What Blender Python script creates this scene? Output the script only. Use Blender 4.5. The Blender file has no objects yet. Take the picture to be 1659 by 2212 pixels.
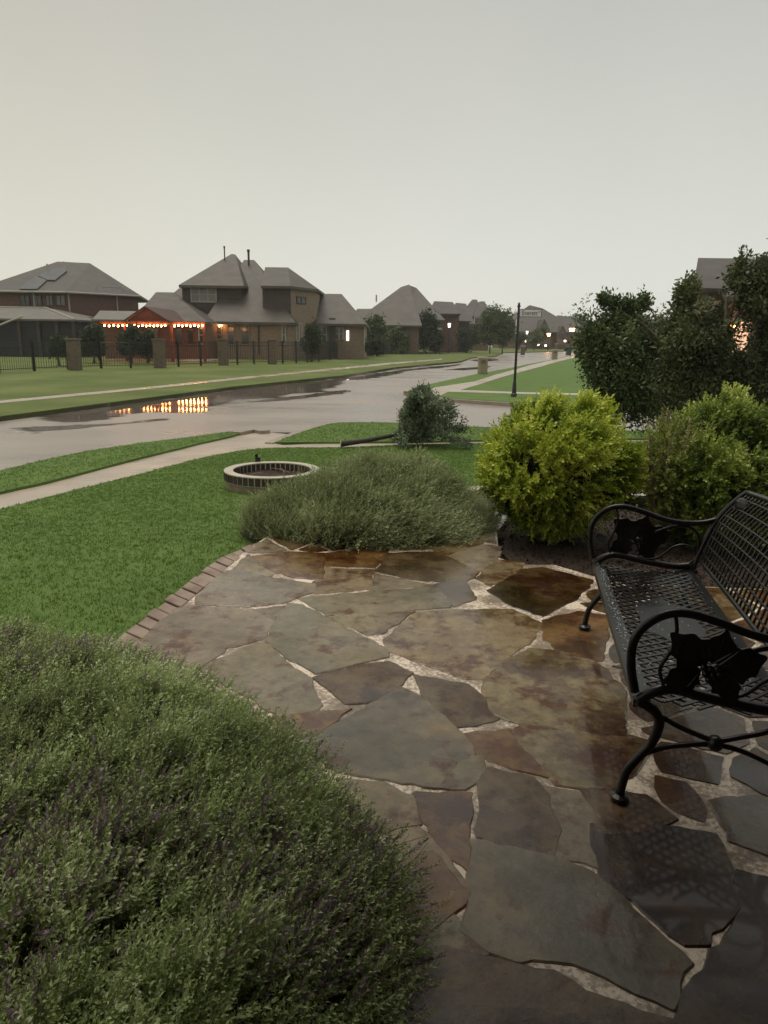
import bpy, bmesh, math, random
import numpy as np
from mathutils import Matrix, Vector, noise as mnoise

# ------------------------------------------------------------------ camera
F = 1534.0; CX = 829.5; CY = 1106.0; CZ = 1.6
PITCH = math.radians(13.7); ROLL = math.radians(0.8)
sc = bpy.context.scene
col = sc.collection
cam_d = bpy.data.cameras.new('camera'); cam = bpy.data.objects.new('camera', cam_d); col.objects.link(cam)
cam_d.sensor_fit = 'HORIZONTAL'; cam_d.sensor_width = 36.0; cam_d.lens = F / 1659.0 * 36.0
cam_d.clip_start = 0.05; cam_d.clip_end = 6000
ROT = Matrix.Rotation(math.pi/2 - PITCH, 3, 'X') @ Matrix.Rotation(ROLL, 3, 'Z')
cam.matrix_world = Matrix.Translation((0, 0, CZ)) @ ROT.to_4x4()
sc.camera = cam

# ------------------------------------------------------------------ overcast storm sky
w = bpy.data.worlds.new("World"); sc.world = w; w.use_nodes = True
nt = w.node_tree; nt.nodes.clear()
out = nt.nodes.new('ShaderNodeOutputWorld'); bg = nt.nodes.new('ShaderNodeBackground')
tc = nt.nodes.new('ShaderNodeTexCoord'); sx = nt.nodes.new('ShaderNodeSeparateXYZ')
nt.links.new(tc.outputs['Generated'], sx.inputs[0])
ramp = nt.nodes.new('ShaderNodeValToRGB')
cr = ramp.color_ramp
cr.elements[0].position = 0.0; cr.elements[0].color = (.68, .67, .60, 1)
cr.elements[1].position = 1.0; cr.elements[1].color = (.40, .395, .36, 1)
for p, c in ((.08, (.61, .605, .545, 1)), (.22, (.52, .515, .46, 1)), (.38, (.43, .425, .385, 1))):
    e = cr.elements.new(p); e.color = c
nt.links.new(sx.outputs['Z'], ramp.inputs[0])
mr = nt.nodes.new('ShaderNodeMapRange')
mr.inputs[1].default_value = -1; mr.inputs[2].default_value = 1
nt.links.new(sx.outputs['X'], mr.inputs[0])
tint = nt.nodes.new('ShaderNodeValToRGB')
tint.color_ramp.elements[0].color = (1.0, .94, .82, 1); tint.color_ramp.elements[1].color = (.93, .97, 1.0, 1)
e = tint.color_ramp.elements.new(.48); e.color = (1, 1, 1, 1)
nt.links.new(mr.outputs[0], tint.inputs[0])
mul = nt.nodes.new('ShaderNodeMix'); mul.data_type = 'RGBA'; mul.blend_type = 'MULTIPLY'; mul.inputs[0].default_value = 1
nt.links.new(ramp.outputs[0], mul.inputs[6]); nt.links.new(tint.outputs[0], mul.inputs[7])
sky = nt.nodes.new('ShaderNodeTexSky'); sky.sky_type = 'NISHITA'; sky.sun_disc = False
sky.sun_elevation = math.radians(76); sky.sun_rotation = math.radians(-45)
skm = nt.nodes.new('ShaderNodeMix'); skm.data_type = 'RGBA'; skm.blend_type = 'ADD'; skm.inputs[0].default_value = .004
nt.links.new(mul.outputs[2], skm.inputs[6]); nt.links.new(sky.outputs[0], skm.inputs[7])
cn = nt.nodes.new('ShaderNodeTexNoise'); cn.inputs['Scale'].default_value = 1.6; cn.inputs['Detail'].default_value = 4
nt.links.new(tc.outputs['Generated'], cn.inputs['Vector'])
cm = nt.nodes.new('ShaderNodeMapRange'); cm.inputs[1].default_value = .3; cm.inputs[2].default_value = .7; cm.inputs[3].default_value = .955; cm.inputs[4].default_value = 1.045
nt.links.new(cn.outputs[0], cm.inputs[0])
cs = nt.nodes.new('ShaderNodeVectorMath'); cs.operation = 'SCALE'; nt.links.new(skm.outputs[2], cs.inputs[0]); nt.links.new(cm.outputs[0], cs.inputs['Scale'])
nt.links.new(cs.outputs[0], bg.inputs[0]); bg.inputs[1].default_value = 1.0
nt.links.new(bg.outputs[0], out.inputs[0])

sun_d = bpy.data.lights.new('sun', 'SUN'); sun_d.energy = 1.5; sun_d.angle = math.radians(40); sun_d.color = (1, .93, .82)
sun = bpy.data.objects.new('sun', sun_d); col.objects.link(sun)
sun.rotation_euler = (math.radians(14), 0, math.radians(-135))
sc.view_settings.view_transform = 'Standard'; sc.view_settings.look = 'None'
sc.view_settings.exposure = 0.3; sc.view_settings.gamma = 1.0
sc.view_settings.use_curve_mapping = False
try:
    sc.cycles.sample_clamp_indirect = 4
    sc.cycles.max_bounces = 6
    sc.cycles.transparent_max_bounces = 8
except Exception: pass

# ------------------------------------------------------------------ geometry of the place
rng = np.random.default_rng(7); random.seed(7)
TB = ((3, -.05), (12, -.24), (20, -.24), (50, 0.0))
def T(y): return float(np.interp(y, [a for a, b in TB], [b for a, b in TB]))
Tn = lambda y: np.interp(y, [a for a, b in TB], [b for a, b in TB])
ROAD = -0.36
def ray(px, py): return ROT @ Vector(((px-CX)/F, -(py-CY)/F, -1.0))
def Zp(px, py, z):
    r = ray(px, py); return Vector((0, 0, CZ)) + r*((z-CZ)/r.z)
def G(px, py, off=0.0):
    r = ray(px, py); Y = 8.0
    for _ in range(30):
        t = (T(Y)+off-CZ)/r.z
        if t < 0 or t > 500: t = 500
        Y = r.y*t
    return Vector((r.x*t, Y, T(Y)+off))
def W(px, py, Y):
    r = ray(px, py); return Vector((0, 0, CZ)) + r*(Y/r.y)

def tag(o, label=None, cat=None, group=None, kind=None):
    if label: o['label'] = label
    if cat: o['category'] = cat
    if group: o['group'] = group
    if kind: o['kind'] = kind
    return o
def empty(name, loc, label=None, cat=None, group=None, rz=0):
    o = bpy.data.objects.new(name, None); col.objects.link(o); o.location = loc; o.rotation_euler = (0, 0, rz)
    o.empty_display_size = .1
    return tag(o, label, cat, group)

class MB:
    def __init__(s): s.v = []; s.f = []
    def add(s, vs, fs):
        n = len(s.v); s.v += [tuple(v) for v in vs]; s.f += [tuple(i+n for i in f) for f in fs]; return s
    def box(s, c, d, rz=0, M=None):
        x, y, z = d[0]/2, d[1]/2, d[2]/2
        vs = [Vector(p) for p in ((-x,-y,-z),(x,-y,-z),(x,y,-z),(-x,y,-z),(-x,-y,z),(x,-y,z),(x,y,z),(-x,y,z))]
        R = M if M else Matrix.Rotation(rz, 3, 'Z')
        vs = [R @ v + Vector(c) for v in vs]
        return s.add(vs, [(0,3,2,1),(4,5,6,7),(0,1,5,4),(1,2,6,5),(2,3,7,6),(3,0,4,7)])
    def prism(s, pts, z0, z1):
        n = len(pts); vs = [(p[0], p[1], z0) for p in pts] + [(p[0], p[1], z1) for p in pts]
        fs = [tuple(range(n-1, -1, -1)), tuple(range(n, 2*n))] + [(i, (i+1) % n, (i+1) % n+n, i+n) for i in range(n)]
        return s.add(vs, fs)
    def tube(s, pts, r, seg=8, cap=True, flat=1.0):
        pts = [Vector(p) for p in pts]; n = len(pts)
        rs = r if hasattr(r, '__len__') else [r]*n
        ref = None; rings = []
        for i, p in enumerate(pts):
            d = (pts[min(i+1, n-1)] - pts[max(i-1, 0)]).normalized()
            if ref is None: ref = d.cross(Vector((0, 0, 1))) if abs(d.z) < .95 else d.cross(Vector((1, 0, 0)))
            u = (ref - d*ref.dot(d)).normalized(); ref = u; v = d.cross(u)
            rings.append([p + u*math.cos(2*math.pi*k/seg)*rs[i] + v*math.sin(2*math.pi*k/seg)*rs[i]*flat for k in range(seg)])
        vs = [q for rg in rings for q in rg]; fs = []
        for i in range(n-1):
            for k in range(seg):
                a = i*seg+k; b = i*seg+(k+1) % seg; fs.append((a, b, b+seg, a+seg))
        if cap: fs.append(tuple(range(seg-1, -1, -1))); fs.append(tuple(range((n-1)*seg, n*seg)))
        return s.add(vs, fs)
    def ball(s, c, r, seg=10, rings=6, sq=(1, 1, 1)):
        vs = [(c[0], c[1], c[2]-r*sq[2])]
        for i in range(1, rings):
            a = math.pi*i/rings - math.pi/2
            for k in range(seg):
                b = 2*math.pi*k/seg
                vs.append((c[0]+r*sq[0]*math.cos(a)*math.cos(b), c[1]+r*sq[1]*math.cos(a)*math.sin(b), c[2]+r*sq[2]*math.sin(a)))
        vs.append((c[0], c[1], c[2]+r*sq[2])); fs = []
        for k in range(seg):
            fs.append((0, 1+(k+1) % seg, 1+k)); L = len(vs)-1
            fs.append((L, L-seg+k, L-seg+(k+1) % seg))
        for i in range(rings-2):
            for k in range(seg):
                a = 1+i*seg+k; b = 1+i*seg+(k+1) % seg; fs.append((a, b, b+seg, a+seg))
        return s.add(vs, fs)
    def build(s, name, mat, parent=None, smooth=False, origin=None, bevel=0, world=True):
        me = bpy.data.meshes.new(name)
        o = bpy.data.objects.new(name, me); col.objects.link(o)
        off = Vector((0, 0, 0))
        if parent is not None:
            o.parent = parent
            off = parent_loc(parent) if world else Vector((0, 0, 0))
        elif origin is not None:
            off = Vector(origin); o.location = off
        me.from_pydata([(v[0]-off.x, v[1]-off.y, v[2]-off.z) for v in s.v], [], s.f)
        me.materials.append(mat)
        if smooth: me.polygons.foreach_set('use_smooth', [True]*len(me.polygons))
        me.update()
        if bevel:
            b = o.modifiers.new('bevel', 'BEVEL'); b.width = bevel; b.segments = 2; b.limit_method = 'ANGLE'
        return o
def parent_loc(p):
    L = Vector((0, 0, 0))
    while p is not None: L += p.location; p = p.parent
    return L

def poly_slab(name, pts, off, mat, parent=None, skirt=0.25, zfun=None):
    """flat polygon draped on the terrain, with a skirt going down"""
    bm = bmesh.new()
    f = bm.faces.new([bm.verts.new((p[0], p[1], 0)) for p in pts])
    bmesh.ops.triangulate(bm, faces=[f])
    for y in (3, 6, 9, 12, 20, 30, 40, 50):
        g = bm.verts[:]+bm.edges[:]+bm.faces[:]
        bmesh.ops.bisect_plane(bm, geom=g, plane_co=(0, y, 0), plane_no=(0, 1, 0))
    bmesh.ops.recalc_face_normals(bm, faces=bm.faces[:])
    if sum(f.normal.z*f.calc_area() for f in bm.faces) < 0: bmesh.ops.reverse_faces(bm, faces=bm.faces[:])
    for v in bm.verts: v.co.z = T(v.co.y)+off
    if skirt:
        be = [e for e in bm.edges if len(e.link_faces) == 1]
        r = bmesh.ops.extrude_edge_only(bm, edges=be)
        for v in r['geom']:
            if isinstance(v, bmesh.types.BMVert): v.co.z -= skirt
        bmesh.ops.recalc_face_normals(bm, faces=bm.faces[:])
    me = bpy.data.meshes.new(name); bm.to_mesh(me); bm.free(); me.materials.append(mat)
    o = bpy.data.objects.new(name, me); col.objects.link(o)
    if parent: o.parent = parent
    return o
def strip(name, pts, wd, off, mat, h=.16, side=1):
    """kerb: a box section following a polyline on the terrain"""
    pts = [Vector((p[0], p[1])) for p in pts]
    res = [pts[0]]
    for a, b in zip(pts, pts[1:]):
        n = max(1, int((b-a).length/2)); res += [a+(b-a)*(k/n) for k in range(1, n+1)]
    pts = res; m = MB(); n = len(pts); vs = []
    for i, p in enumerate(pts):
        d = (pts[min(i+1, n-1)]-pts[max(i-1, 0)]).normalized(); q = p + Vector((-d.y, d.x))*wd*side
        z0 = T(p.y)+off; z1 = T(q.y)+off
        vs += [(p.x, p.y, z0-h), (p.x, p.y, z0), (q.x, q.y, z1), (q.x, q.y, z1-h)]
    fs = [(4*i+a, 4*i+(a+1) % 4, 4*i+4+(a+1) % 4, 4*i+4+a) for i in range(n-1) for a in range(4)]
    fs += [(0, 1, 2, 3), (4*n-1, 4*n-2, 4*n-3, 4*n-4)]
    m.add(vs, fs)
    o = m.build(name, mat); me = o.data
    bm = bmesh.new(); bm.from_mesh(me); bmesh.ops.recalc_face_normals(bm, faces=bm.faces[:]); bm.to_mesh(me); bm.free()
    return tag(o, kind='structure')

# ------------------------------------------------------------------ materials
def newmat(name):
    m = bpy.data.materials.new(name); m.use_nodes = True
    return m, m.node_tree, m.node_tree.nodes['Principled BSDF']
def N(nt, t, **kw):
    n = nt.nodes.new(t)
    for k, v in kw.items():
        if k.startswith('i_'): n.inputs[k[2:].replace('_', ' ')].default_value = v
        else: setattr(n, k, v)
    return n
def noisetex(nt, vec, scale, detail=5, rough=.55):
    n = N(nt, 'ShaderNodeTexNoise'); n.inputs['Scale'].default_value = scale; n.inputs['Detail'].default_value = detail
    n.inputs['Roughness'].default_value = rough
    nt.links.new(vec, n.inputs['Vector']); return n.outputs[0]
def ramp_(nt, fac, stops):
    r = N(nt, 'ShaderNodeValToRGB'); e = r.color_ramp.elements
    e[0].position = stops[0][0]; e[0].color = (*stops[0][1], 1); e[1].position = stops[-1][0]; e[1].color = (*stops[-1][1], 1)
    for p, c in stops[1:-1]:
        k = e.new(p); k.color = (*c, 1)
    nt.links.new(fac, r.inputs[0]); return r.outputs[0]
def coords(nt, rand=False, kind='Object'):
    t = N(nt, 'ShaderNodeTexCoord'); v = t.outputs[kind]
    if rand:
        oi = N(nt, 'ShaderNodeObjectInfo'); a = N(nt, 'ShaderNodeVectorMath', operation='SCALE'); a.inputs['Scale'].default_value = 40
        cx = N(nt, 'ShaderNodeCombineXYZ')
        for k in range(3): nt.links.new(oi.outputs['Random'], cx.inputs[k])
        nt.links.new(cx.outputs[0], a.inputs[0])
        b = N(nt, 'ShaderNodeVectorMath', operation='ADD'); nt.links.new(v, b.inputs[0]); nt.links.new(a.outputs[0], b.inputs[1]); v = b.outputs[0]
    return v
def bump(nt, bsdf, h, strength=.3, dist=.01):
    b = N(nt, 'ShaderNodeBump'); b.inputs['Strength'].default_value = strength; b.inputs['Distance'].default_value = dist
    nt.links.new(h, b.inputs['Height']); nt.links.new(b.outputs[0], bsdf.inputs['Normal'])
def nmat(name, c1, c2, scale=3, rough=.7, bs=0, bscale=None, bdist=.01, rand=False, c3=None, spec=.5, rr=None, metal=0, detail=6):
    m, nt, b = newmat(name); v = coords(nt, rand)
    n = noisetex(nt, v, scale, detail)
    st = [(.3, c1), (.7, c2)] if c3 is None else [(.28, c1), (.5, c2), (.72, c3)]
    nt.links.new(ramp_(nt, n, st), b.inputs['Base Color'])
    b.inputs['Roughness'].default_value = rough; b.inputs['Specular IOR Level'].default_value = spec; b.inputs['Metallic'].default_value = metal
    if rr:
        n2 = noisetex(nt, v, rr[2]); g = N(nt, 'ShaderNodeMapRange'); g.inputs[1].default_value = .35; g.inputs[2].default_value = .65
        g.inputs[3].default_value = rr[0]; g.inputs[4].default_value = rr[1]; nt.links.new(n2, g.inputs[0]); nt.links.new(g.outputs[0], b.inputs['Roughness'])
    if bs: bump(nt, b, noisetex(nt, v, bscale or scale*6, 5), bs, bdist)
    return m
def emit(name, c, s, base=(.8, .8, .8)):
    m, nt, b = newmat(name); b.inputs['Base Color'].default_value = (*base, 1)
    b.inputs['Emission Color'].default_value = (*c, 1); b.inputs['Emission Strength'].default_value = s; return m
def leafmat(name, stops, rough=.55, trans=.25, spec=.4, patch=None):
    m, nt, b = newmat(name)
    a = N(nt, 'ShaderNodeAttribute', attribute_name='var')
    fac = a.outputs['Fac']
    if patch:
        v = coords(nt); n = noisetex(nt, v, patch, 2)
        s = N(nt, 'ShaderNodeMath', operation='SUBTRACT'); nt.links.new(n, s.inputs[0]); s.inputs[1].default_value = .5
        k = N(nt, 'ShaderNodeMath', operation='MULTIPLY_ADD'); nt.links.new(s.outputs[0], k.inputs[0]); k.inputs[1].default_value = 1.4
        nt.links.new(fac, k.inputs[2]); fac = k.outputs[0]
    c = ramp_(nt, fac, stops)
    nt.links.new(c, b.inputs['Base Color']); b.inputs['Roughness'].default_value = rough; b.inputs['Specular IOR Level'].default_value = spec
    tr = N(nt, 'ShaderNodeBsdfTranslucent'); nt.links.new(c, tr.inputs[0])
    mx = N(nt, 'ShaderNodeMixShader'); mx.inputs[0].default_value = trans
    nt.links.new(b.outputs[0], mx.inputs[1]); nt.links.new(tr.outputs[0], mx.inputs[2])
    nt.links.new(mx.outputs[0], nt.nodes['Material Output'].inputs[0]); return m

def grassmat(name, c1, c2, c3, s=1.2):
    m, nt, b = newmat(name); v = coords(nt)
    big = noisetex(nt, v, s, 4); fine = noisetex(nt, v, 45, 3)
    mx = N(nt, 'ShaderNodeMath', operation='MULTIPLY_ADD'); nt.links.new(fine, mx.inputs[0]); mx.inputs[1].default_value = .45
    nt.links.new(big, mx.inputs[2])
    nt.links.new(ramp_(nt, mx.outputs[0], [(.5, c1), (.72, c2), (.95, c3)]), b.inputs['Base Color'])
    b.inputs['Roughness'].default_value = .8; b.inputs['Specular IOR Level'].default_value = .2
    bump(nt, b, fine, .6, .03); return m
M = {}
M['lawn'] = grassmat('lawn', (.092, .155, .034), (.11, .18, .042), (.13, .205, .05))
M['far_lawn'] = grassmat('far_lawn', (.085, .12, .03), (.12, .155, .04), (.17, .20, .065), .35)
M['field'] = grassmat('field', (.05, .09, .02), (.075, .12, .03), (.1, .14, .04), .2)
M['conc'] = nmat('concrete', (.34, .28, .22), (.47, .385, .30), 1.5, .4, .2, 60, .005, rr=(.18, .5, 1.2))
M['kerb'] = nmat('kerb', (.24, .20, .16), (.36, .30, .24), 2, .5, .2, 40)
def roadmat():
    m, nt, b = newmat('road'); v = coords(nt)
    mp = N(nt, 'ShaderNodeMapping'); mp.inputs['Scale'].default_value = (.5, 1.3, 1); mp.inputs['Rotation'].default_value = (0, 0, math.radians(-40))
    nt.links.new(v, mp.inputs[0])
    n = noisetex(nt, mp.outputs[0], .5, 5); fine = noisetex(nt, v, 40, 4)
    nt.links.new(ramp_(nt, n, [(.35, (.23, .195, .165)), (.65, (.33, .285, .245))]), b.inputs['Base Color'])
    g = N(nt, 'ShaderNodeMapRange'); g.inputs[1].default_value = .35; g.inputs[2].default_value = .62; g.inputs[3].default_value = .22; g.inputs[4].default_value = .42
    nt.links.new(n, g.inputs[0]); nt.links.new(g.outputs[0], b.inputs['Roughness'])
    b.inputs['Specular IOR Level'].default_value = .5
    bump(nt, b, fine, .25, .006); return m
M['road'] = roadmat()
def watermat():
    m, nt, b = newmat('rain_water'); v = coords(nt)
    mp = N(nt, 'ShaderNodeMapping'); mp.inputs['Scale'].default_value = (.35, 1.3, 1); mp.inputs['Rotation'].default_value = (0, 0, math.radians(-32)); nt.links.new(v, mp.inputs[0])
    n = noisetex(nt, mp.outputs[0], .9, 6, .6)
    b.inputs['Base Color'].default_value = (.13, .11, .095, 1); b.inputs['Roughness'].default_value = .05
    bump(nt, b, noisetex(nt, v, 5, 2), .02, .01)
    a = N(nt, 'ShaderNodeAttribute', attribute_name='wet')
    k = N(nt, 'ShaderNodeMath', operation='MULTIPLY_ADD'); nt.links.new(n, k.inputs[0]); k.inputs[1].default_value = 2.4; nt.links.new(a.outputs['Fac'], k.inputs[2])
    g = N(nt, 'ShaderNodeMapRange'); g.interpolation_type = 'SMOOTHSTEP'; g.inputs[1].default_value = 1.25; g.inputs[2].default_value = 1.62; nt.links.new(k.outputs[0], g.inputs[0])
    tr = N(nt, 'ShaderNodeBsdfTransparent'); mx = N(nt, 'ShaderNodeMixShader'); nt.links.new(g.outputs[0], mx.inputs[0]); nt.links.new(tr.outputs[0], mx.inputs[1]); nt.links.new(b.outputs[0], mx.inputs[2])
    nt.links.new(mx.outputs[0], nt.nodes['Material Output'].inputs[0]); return m
def puddle(poly, cell=.35, soft=.9):
    P = np.array(poly); x0, y0 = P.min(0)-.3; x1, y1 = P.max(0)+.3; nx = int((x1-x0)/cell)+2; ny = int((y1-y0)/cell)+2
    gx, gy = np.meshgrid(np.linspace(x0, x1, nx), np.linspace(y0, y1, ny)); fx, fy = gx.ravel(), gy.ravel()
    ins = inpoly(fx, fy, poly); d = distpoly(fx, fy, poly)*np.where(ins, 1, -1); ok = (d > -.6).reshape(ny, nx)
    fs = [(j*nx+i, j*nx+i+1, (j+1)*nx+i+1, (j+1)*nx+i) for j in range(ny-1) for i in range(nx-1) if ok[j:j+2, i:i+2].all()]
    used = sorted({q for f in fs for q in f}); mp_ = {q: k for k, q in enumerate(used)}
    o = MB().add([(float(fx[q]), float(fy[q]), T(float(fy[q]))-.114) for q in used], [tuple(mp_[q] for q in f) for f in fs]).build('puddle', M['water'])
    at = o.data.attributes.new('wet', 'FLOAT', 'POINT'); at.data.foreach_set('value', np.clip(d[used]/soft, -1, .8).astype(np.float32))
    return tag(o, kind='structure')
M['water'] = watermat()
M['roof'] = nmat('roof_shingle', (.062, .052, .043), (.105, .09, .075), 1.2, .6, .4, 9, .04)
M['roof_dark'] = nmat('roof_shingle_dark', (.05, .043, .037), (.085, .073, .062), 1.2, .6, .4, 9, .04)
M['roof_light'] = nmat('roof_light', (.12, .115, .10), (.18, .165, .14), 1.5, .6)
M['brick_tan'] = nmat('brick_tan', (.20, .15, .11), (.30, .225, .17), 5, .85, .5, 14, .02)
M['brick_red'] = nmat('brick_red', (.12, .07, .055), (.18, .105, .08), 5, .85, .5, 14, .02)
M['brick_far'] = nmat('brick_far', (.16, .10, .075), (.24, .155, .12), 4, .85)
M['siding_dark'] = nmat('siding_dark', (.055, .045, .038), (.085, .07, .058), 4, .8)
M['screen'] = nmat('porch_screen', (.010, .011, .014), (.018, .02, .025), 2, .7)
M['stone_pillar'] = nmat('stone_pillar', (.07, .052, .04), (.16, .12, .09), 6, .9, .6, 12, .03, c3=(.15, .12, .09))
M['stone_box'] = nmat('stone_box', (.24, .20, .14), (.38, .32, .23), 8, .9, .6, 14, .02)
M['trim'] = nmat('trim', (.38, .36, .31), (.46, .43, .38), 4, .5)
M['dark_trim'] = nmat('dark_trim', (.035, .03, .026), (.055, .046, .04), 4, .6)
M['glass'] = nmat('window_glass', (.03, .034, .036), (.07, .075, .075), .8, .08)
M['blinds'] = nmat('window_blinds', (.12, .125, .11), (.22, .22, .19), .6, .25)
M['solar'] = nmat('solar_panel', (.025, .03, .038), (.04, .046, .055), 1, .25)
M['solar_light'] = nmat('solar_panel_wet', (.05, .055, .06), (.08, .085, .09), 1, .5)  # paler, rougher panel tone for the arrays on the front slope
M['black_metal'] = nmat('black_metal', (.006, .006, .006), (.013, .013, .013), 8, .3, .2, 120, .002)
M['red_wood'] = nmat('red_wood', (.16, .04, .02), (.24, .06, .03), 3, .7)
M['roof_red_brown'] = nmat('roof_red_brown', (.07, .035, .025), (.10, .055, .04), 3, .7)
M['white_sign'] = nmat('white_sign', (.62, .63, .62), (.70, .70, .68), 3, .4)
M['letter'] = nmat('sign_lettering', (.03, .04, .035), (.04, .05, .045), 3, .5)
M['bin'] = nmat('green_bin', (.012, .05, .05), (.02, .07, .068), 3, .4)
M['bulb'] = emit('bulb', (1, .42, .12), 75, (.9, .6, .3))
M['lamp_warm'] = emit('lamp_warm', (1, .42, .11), 24)
M['lamp_white'] = emit('lamp_white', (1, .82, .62), 4)
M['window_lit'] = emit('window_lit', (1, .93, .80), 1.6)
M['window_warm'] = emit('window_warm', (1, .45, .22), .65)  # also stands in for the lit porch wall
M['white_plastic'] = nmat('white_plastic', (.6, .62, .62), (.7, .72, .7), 3, .4)
M['mulch'] = nmat('mulch', (.018, .010, .007), (.05, .028, .018), 30, .8, 1, 60, .03, c3=(.085, .05, .035))
M['bark'] = nmat('bark', (.05, .037, .025), (.11, .085, .06), 12, .85, .6, 40, .01)
M['bark_light'] = nmat('bark_light', (.20, .15, .10), (.32, .25, .17), 8, .8, .5, 30, .01)
M['bark_dark'] = nmat('bark_dark', (.02, .017, .013), (.045, .038, .03), 12, .6, .6, 40, .01)
M['wood_cut'] = nmat('wood_cut', (.5, .36, .2), (.62, .46, .28), 12, .8)
M['twig'] = nmat('twig', (.03, .022, .014), (.07, .05, .032), 20, .9)
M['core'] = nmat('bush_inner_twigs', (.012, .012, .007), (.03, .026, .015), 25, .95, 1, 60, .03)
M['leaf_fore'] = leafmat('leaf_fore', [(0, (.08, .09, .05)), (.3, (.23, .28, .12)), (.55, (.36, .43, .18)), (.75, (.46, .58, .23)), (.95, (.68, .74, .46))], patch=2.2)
M['leaf_mauve'] = leafmat('leaf_mauve', [(0, (.16, .12, .125)), (.5, (.27, .20, .23)), (1, (.42, .31, .42))])
M['leaf_mid'] = leafmat('leaf_mid', [(0, (.10, .11, .05)), (.4, (.29, .33, .15)), (.7, (.42, .48, .24)), (1, (.6, .65, .40))], patch=1.6)
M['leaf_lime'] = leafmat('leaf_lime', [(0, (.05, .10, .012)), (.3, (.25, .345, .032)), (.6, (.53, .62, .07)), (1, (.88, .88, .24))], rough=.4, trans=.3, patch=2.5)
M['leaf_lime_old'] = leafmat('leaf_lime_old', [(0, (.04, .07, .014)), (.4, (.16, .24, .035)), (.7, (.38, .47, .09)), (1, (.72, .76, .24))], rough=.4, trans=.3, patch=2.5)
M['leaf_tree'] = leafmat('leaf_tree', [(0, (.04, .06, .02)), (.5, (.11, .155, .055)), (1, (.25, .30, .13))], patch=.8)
M['leaf_tree_far'] = leafmat('leaf_tree_far', [(0, (.02, .04, .016)), (.5, (.045, .075, .03)), (1, (.10, .13, .06))], patch=.4)
M['leaf_oak'] = leafmat('leaf_oak', [(0, (.04, .05, .02)), (.5, (.11, .13, .05)), (1, (.24, .26, .12))], patch=.8)
M['leaf_fallen'] = leafmat('leaf_fallen', [(0, (.05, .07, .04)), (.5, (.15, .20, .11)), (1, (.34, .40, .27))], patch=2)
M['blade'] = leafmat('blade', [(0, (.14, .22, .05)), (.5, (.16, .245, .057)), (1, (.185, .28, .07))], trans=.3, rough=.7, spec=.2, patch=.7)
M['blade_far'] = leafmat('blade_far', [(0, (.07, .10, .025)), (.5, (.12, .155, .045)), (1, (.19, .21, .08))], trans=.3, patch=.3)

# stone materials: wet flagstones of different tints
def stonemat(name, a, b_, c, rust=.12, rustcol=(.10, .035, .010), wet=(.14, .34)):
    m, nt, b = newmat(name); v = coords(nt, True)
    n1 = noisetex(nt, v, 2.1, 7, .6); n2 = noisetex(nt, v, 5.0, 8, .7); n3 = noisetex(nt, v, 16, 8, .72)
    base = ramp_(nt, n1, [(.32, a), (.5, b_), (.68, c)])
    # weathered stains
    st = N(nt, 'ShaderNodeMapRange'); st.inputs[1].default_value = .57-rust; st.inputs[2].default_value = .66-rust*.8
    nt.links.new(n2, st.inputs[0])
    mx = N(nt, 'ShaderNodeMix', data_type='RGBA'); nt.links.new(st.outputs[0], mx.inputs[0]); nt.links.new(base, mx.inputs[6]); mx.inputs[7].default_value = (*rustcol, 1)
    g = N(nt, 'ShaderNodeMix', data_type='RGBA', blend_type='MULTIPLY'); g.inputs[0].default_value = .75
    nt.links.new(mx.outputs[2], g.inputs[6]); nt.links.new(ramp_(nt, n3, [(.35, (.55, .55, .55)), (.65, (1.15, 1.15, 1.15))]), g.inputs[7])
    v0 = coords(nt); wn = noisetex(nt, v0, 1.3, 7, .62); sxx = N(nt, 'ShaderNodeSeparateXYZ'); nt.links.new(v0, sxx.inputs[0])
    wb = N(nt, 'ShaderNodeMath', operation='MULTIPLY_ADD'); nt.links.new(sxx.outputs['X'], wb.inputs[0]); wb.inputs[1].default_value = .055; nt.links.new(wn, wb.inputs[2])
    wm = N(nt, 'ShaderNodeMapRange'); wm.inputs[1].default_value = .54; wm.inputs[2].default_value = .60; nt.links.new(wb.outputs[0], wm.inputs[0])
    wc = N(nt, 'ShaderNodeMix', data_type='RGBA', blend_type='MULTIPLY'); nt.links.new(wm.outputs[0], wc.inputs[0]); nt.links.new(g.outputs[2], wc.inputs[6]); wc.inputs[7].default_value = (.50, .36, .25, 1)
    nt.links.new(wc.outputs[2], b.inputs['Base Color'])
    r = N(nt, 'ShaderNodeMapRange'); r.inputs[1].default_value = .38; r.inputs[2].default_value = .60; r.inputs[3].default_value = wet[0]; r.inputs[4].default_value = wet[1]
    nt.links.new(n1, r.inputs[0])
    rm = N(nt, 'ShaderNodeMix', data_type='FLOAT'); nt.links.new(wm.outputs[0], rm.inputs[0]); nt.links.new(r.outputs[0], rm.inputs[2]); rm.inputs[3].default_value = .10
    nt.links.new(rm.outputs[0], b.inputs['Roughness'])
    cw = N(nt, 'ShaderNodeMapRange'); cw.inputs[1].default_value = .42; cw.inputs[2].default_value = .56; cw.inputs[3].default_value = .08; cw.inputs[4].default_value = .75
    nt.links.new(wn, cw.inputs[0]); nt.links.new(cw.outputs[0], b.inputs['Coat Weight']); b.inputs['Coat Roughness'].default_value = .07; b.inputs['Coat IOR'].default_value = 1.4
    s = N(nt, 'ShaderNodeMath', operation='MULTIPLY_ADD'); nt.links.new(n2, s.inputs[0]); s.inputs[1].default_value = 2.2; nt.links.new(n3, s.inputs[2])
    bump(nt, b, s.outputs[0], .45, .009); return m
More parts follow.
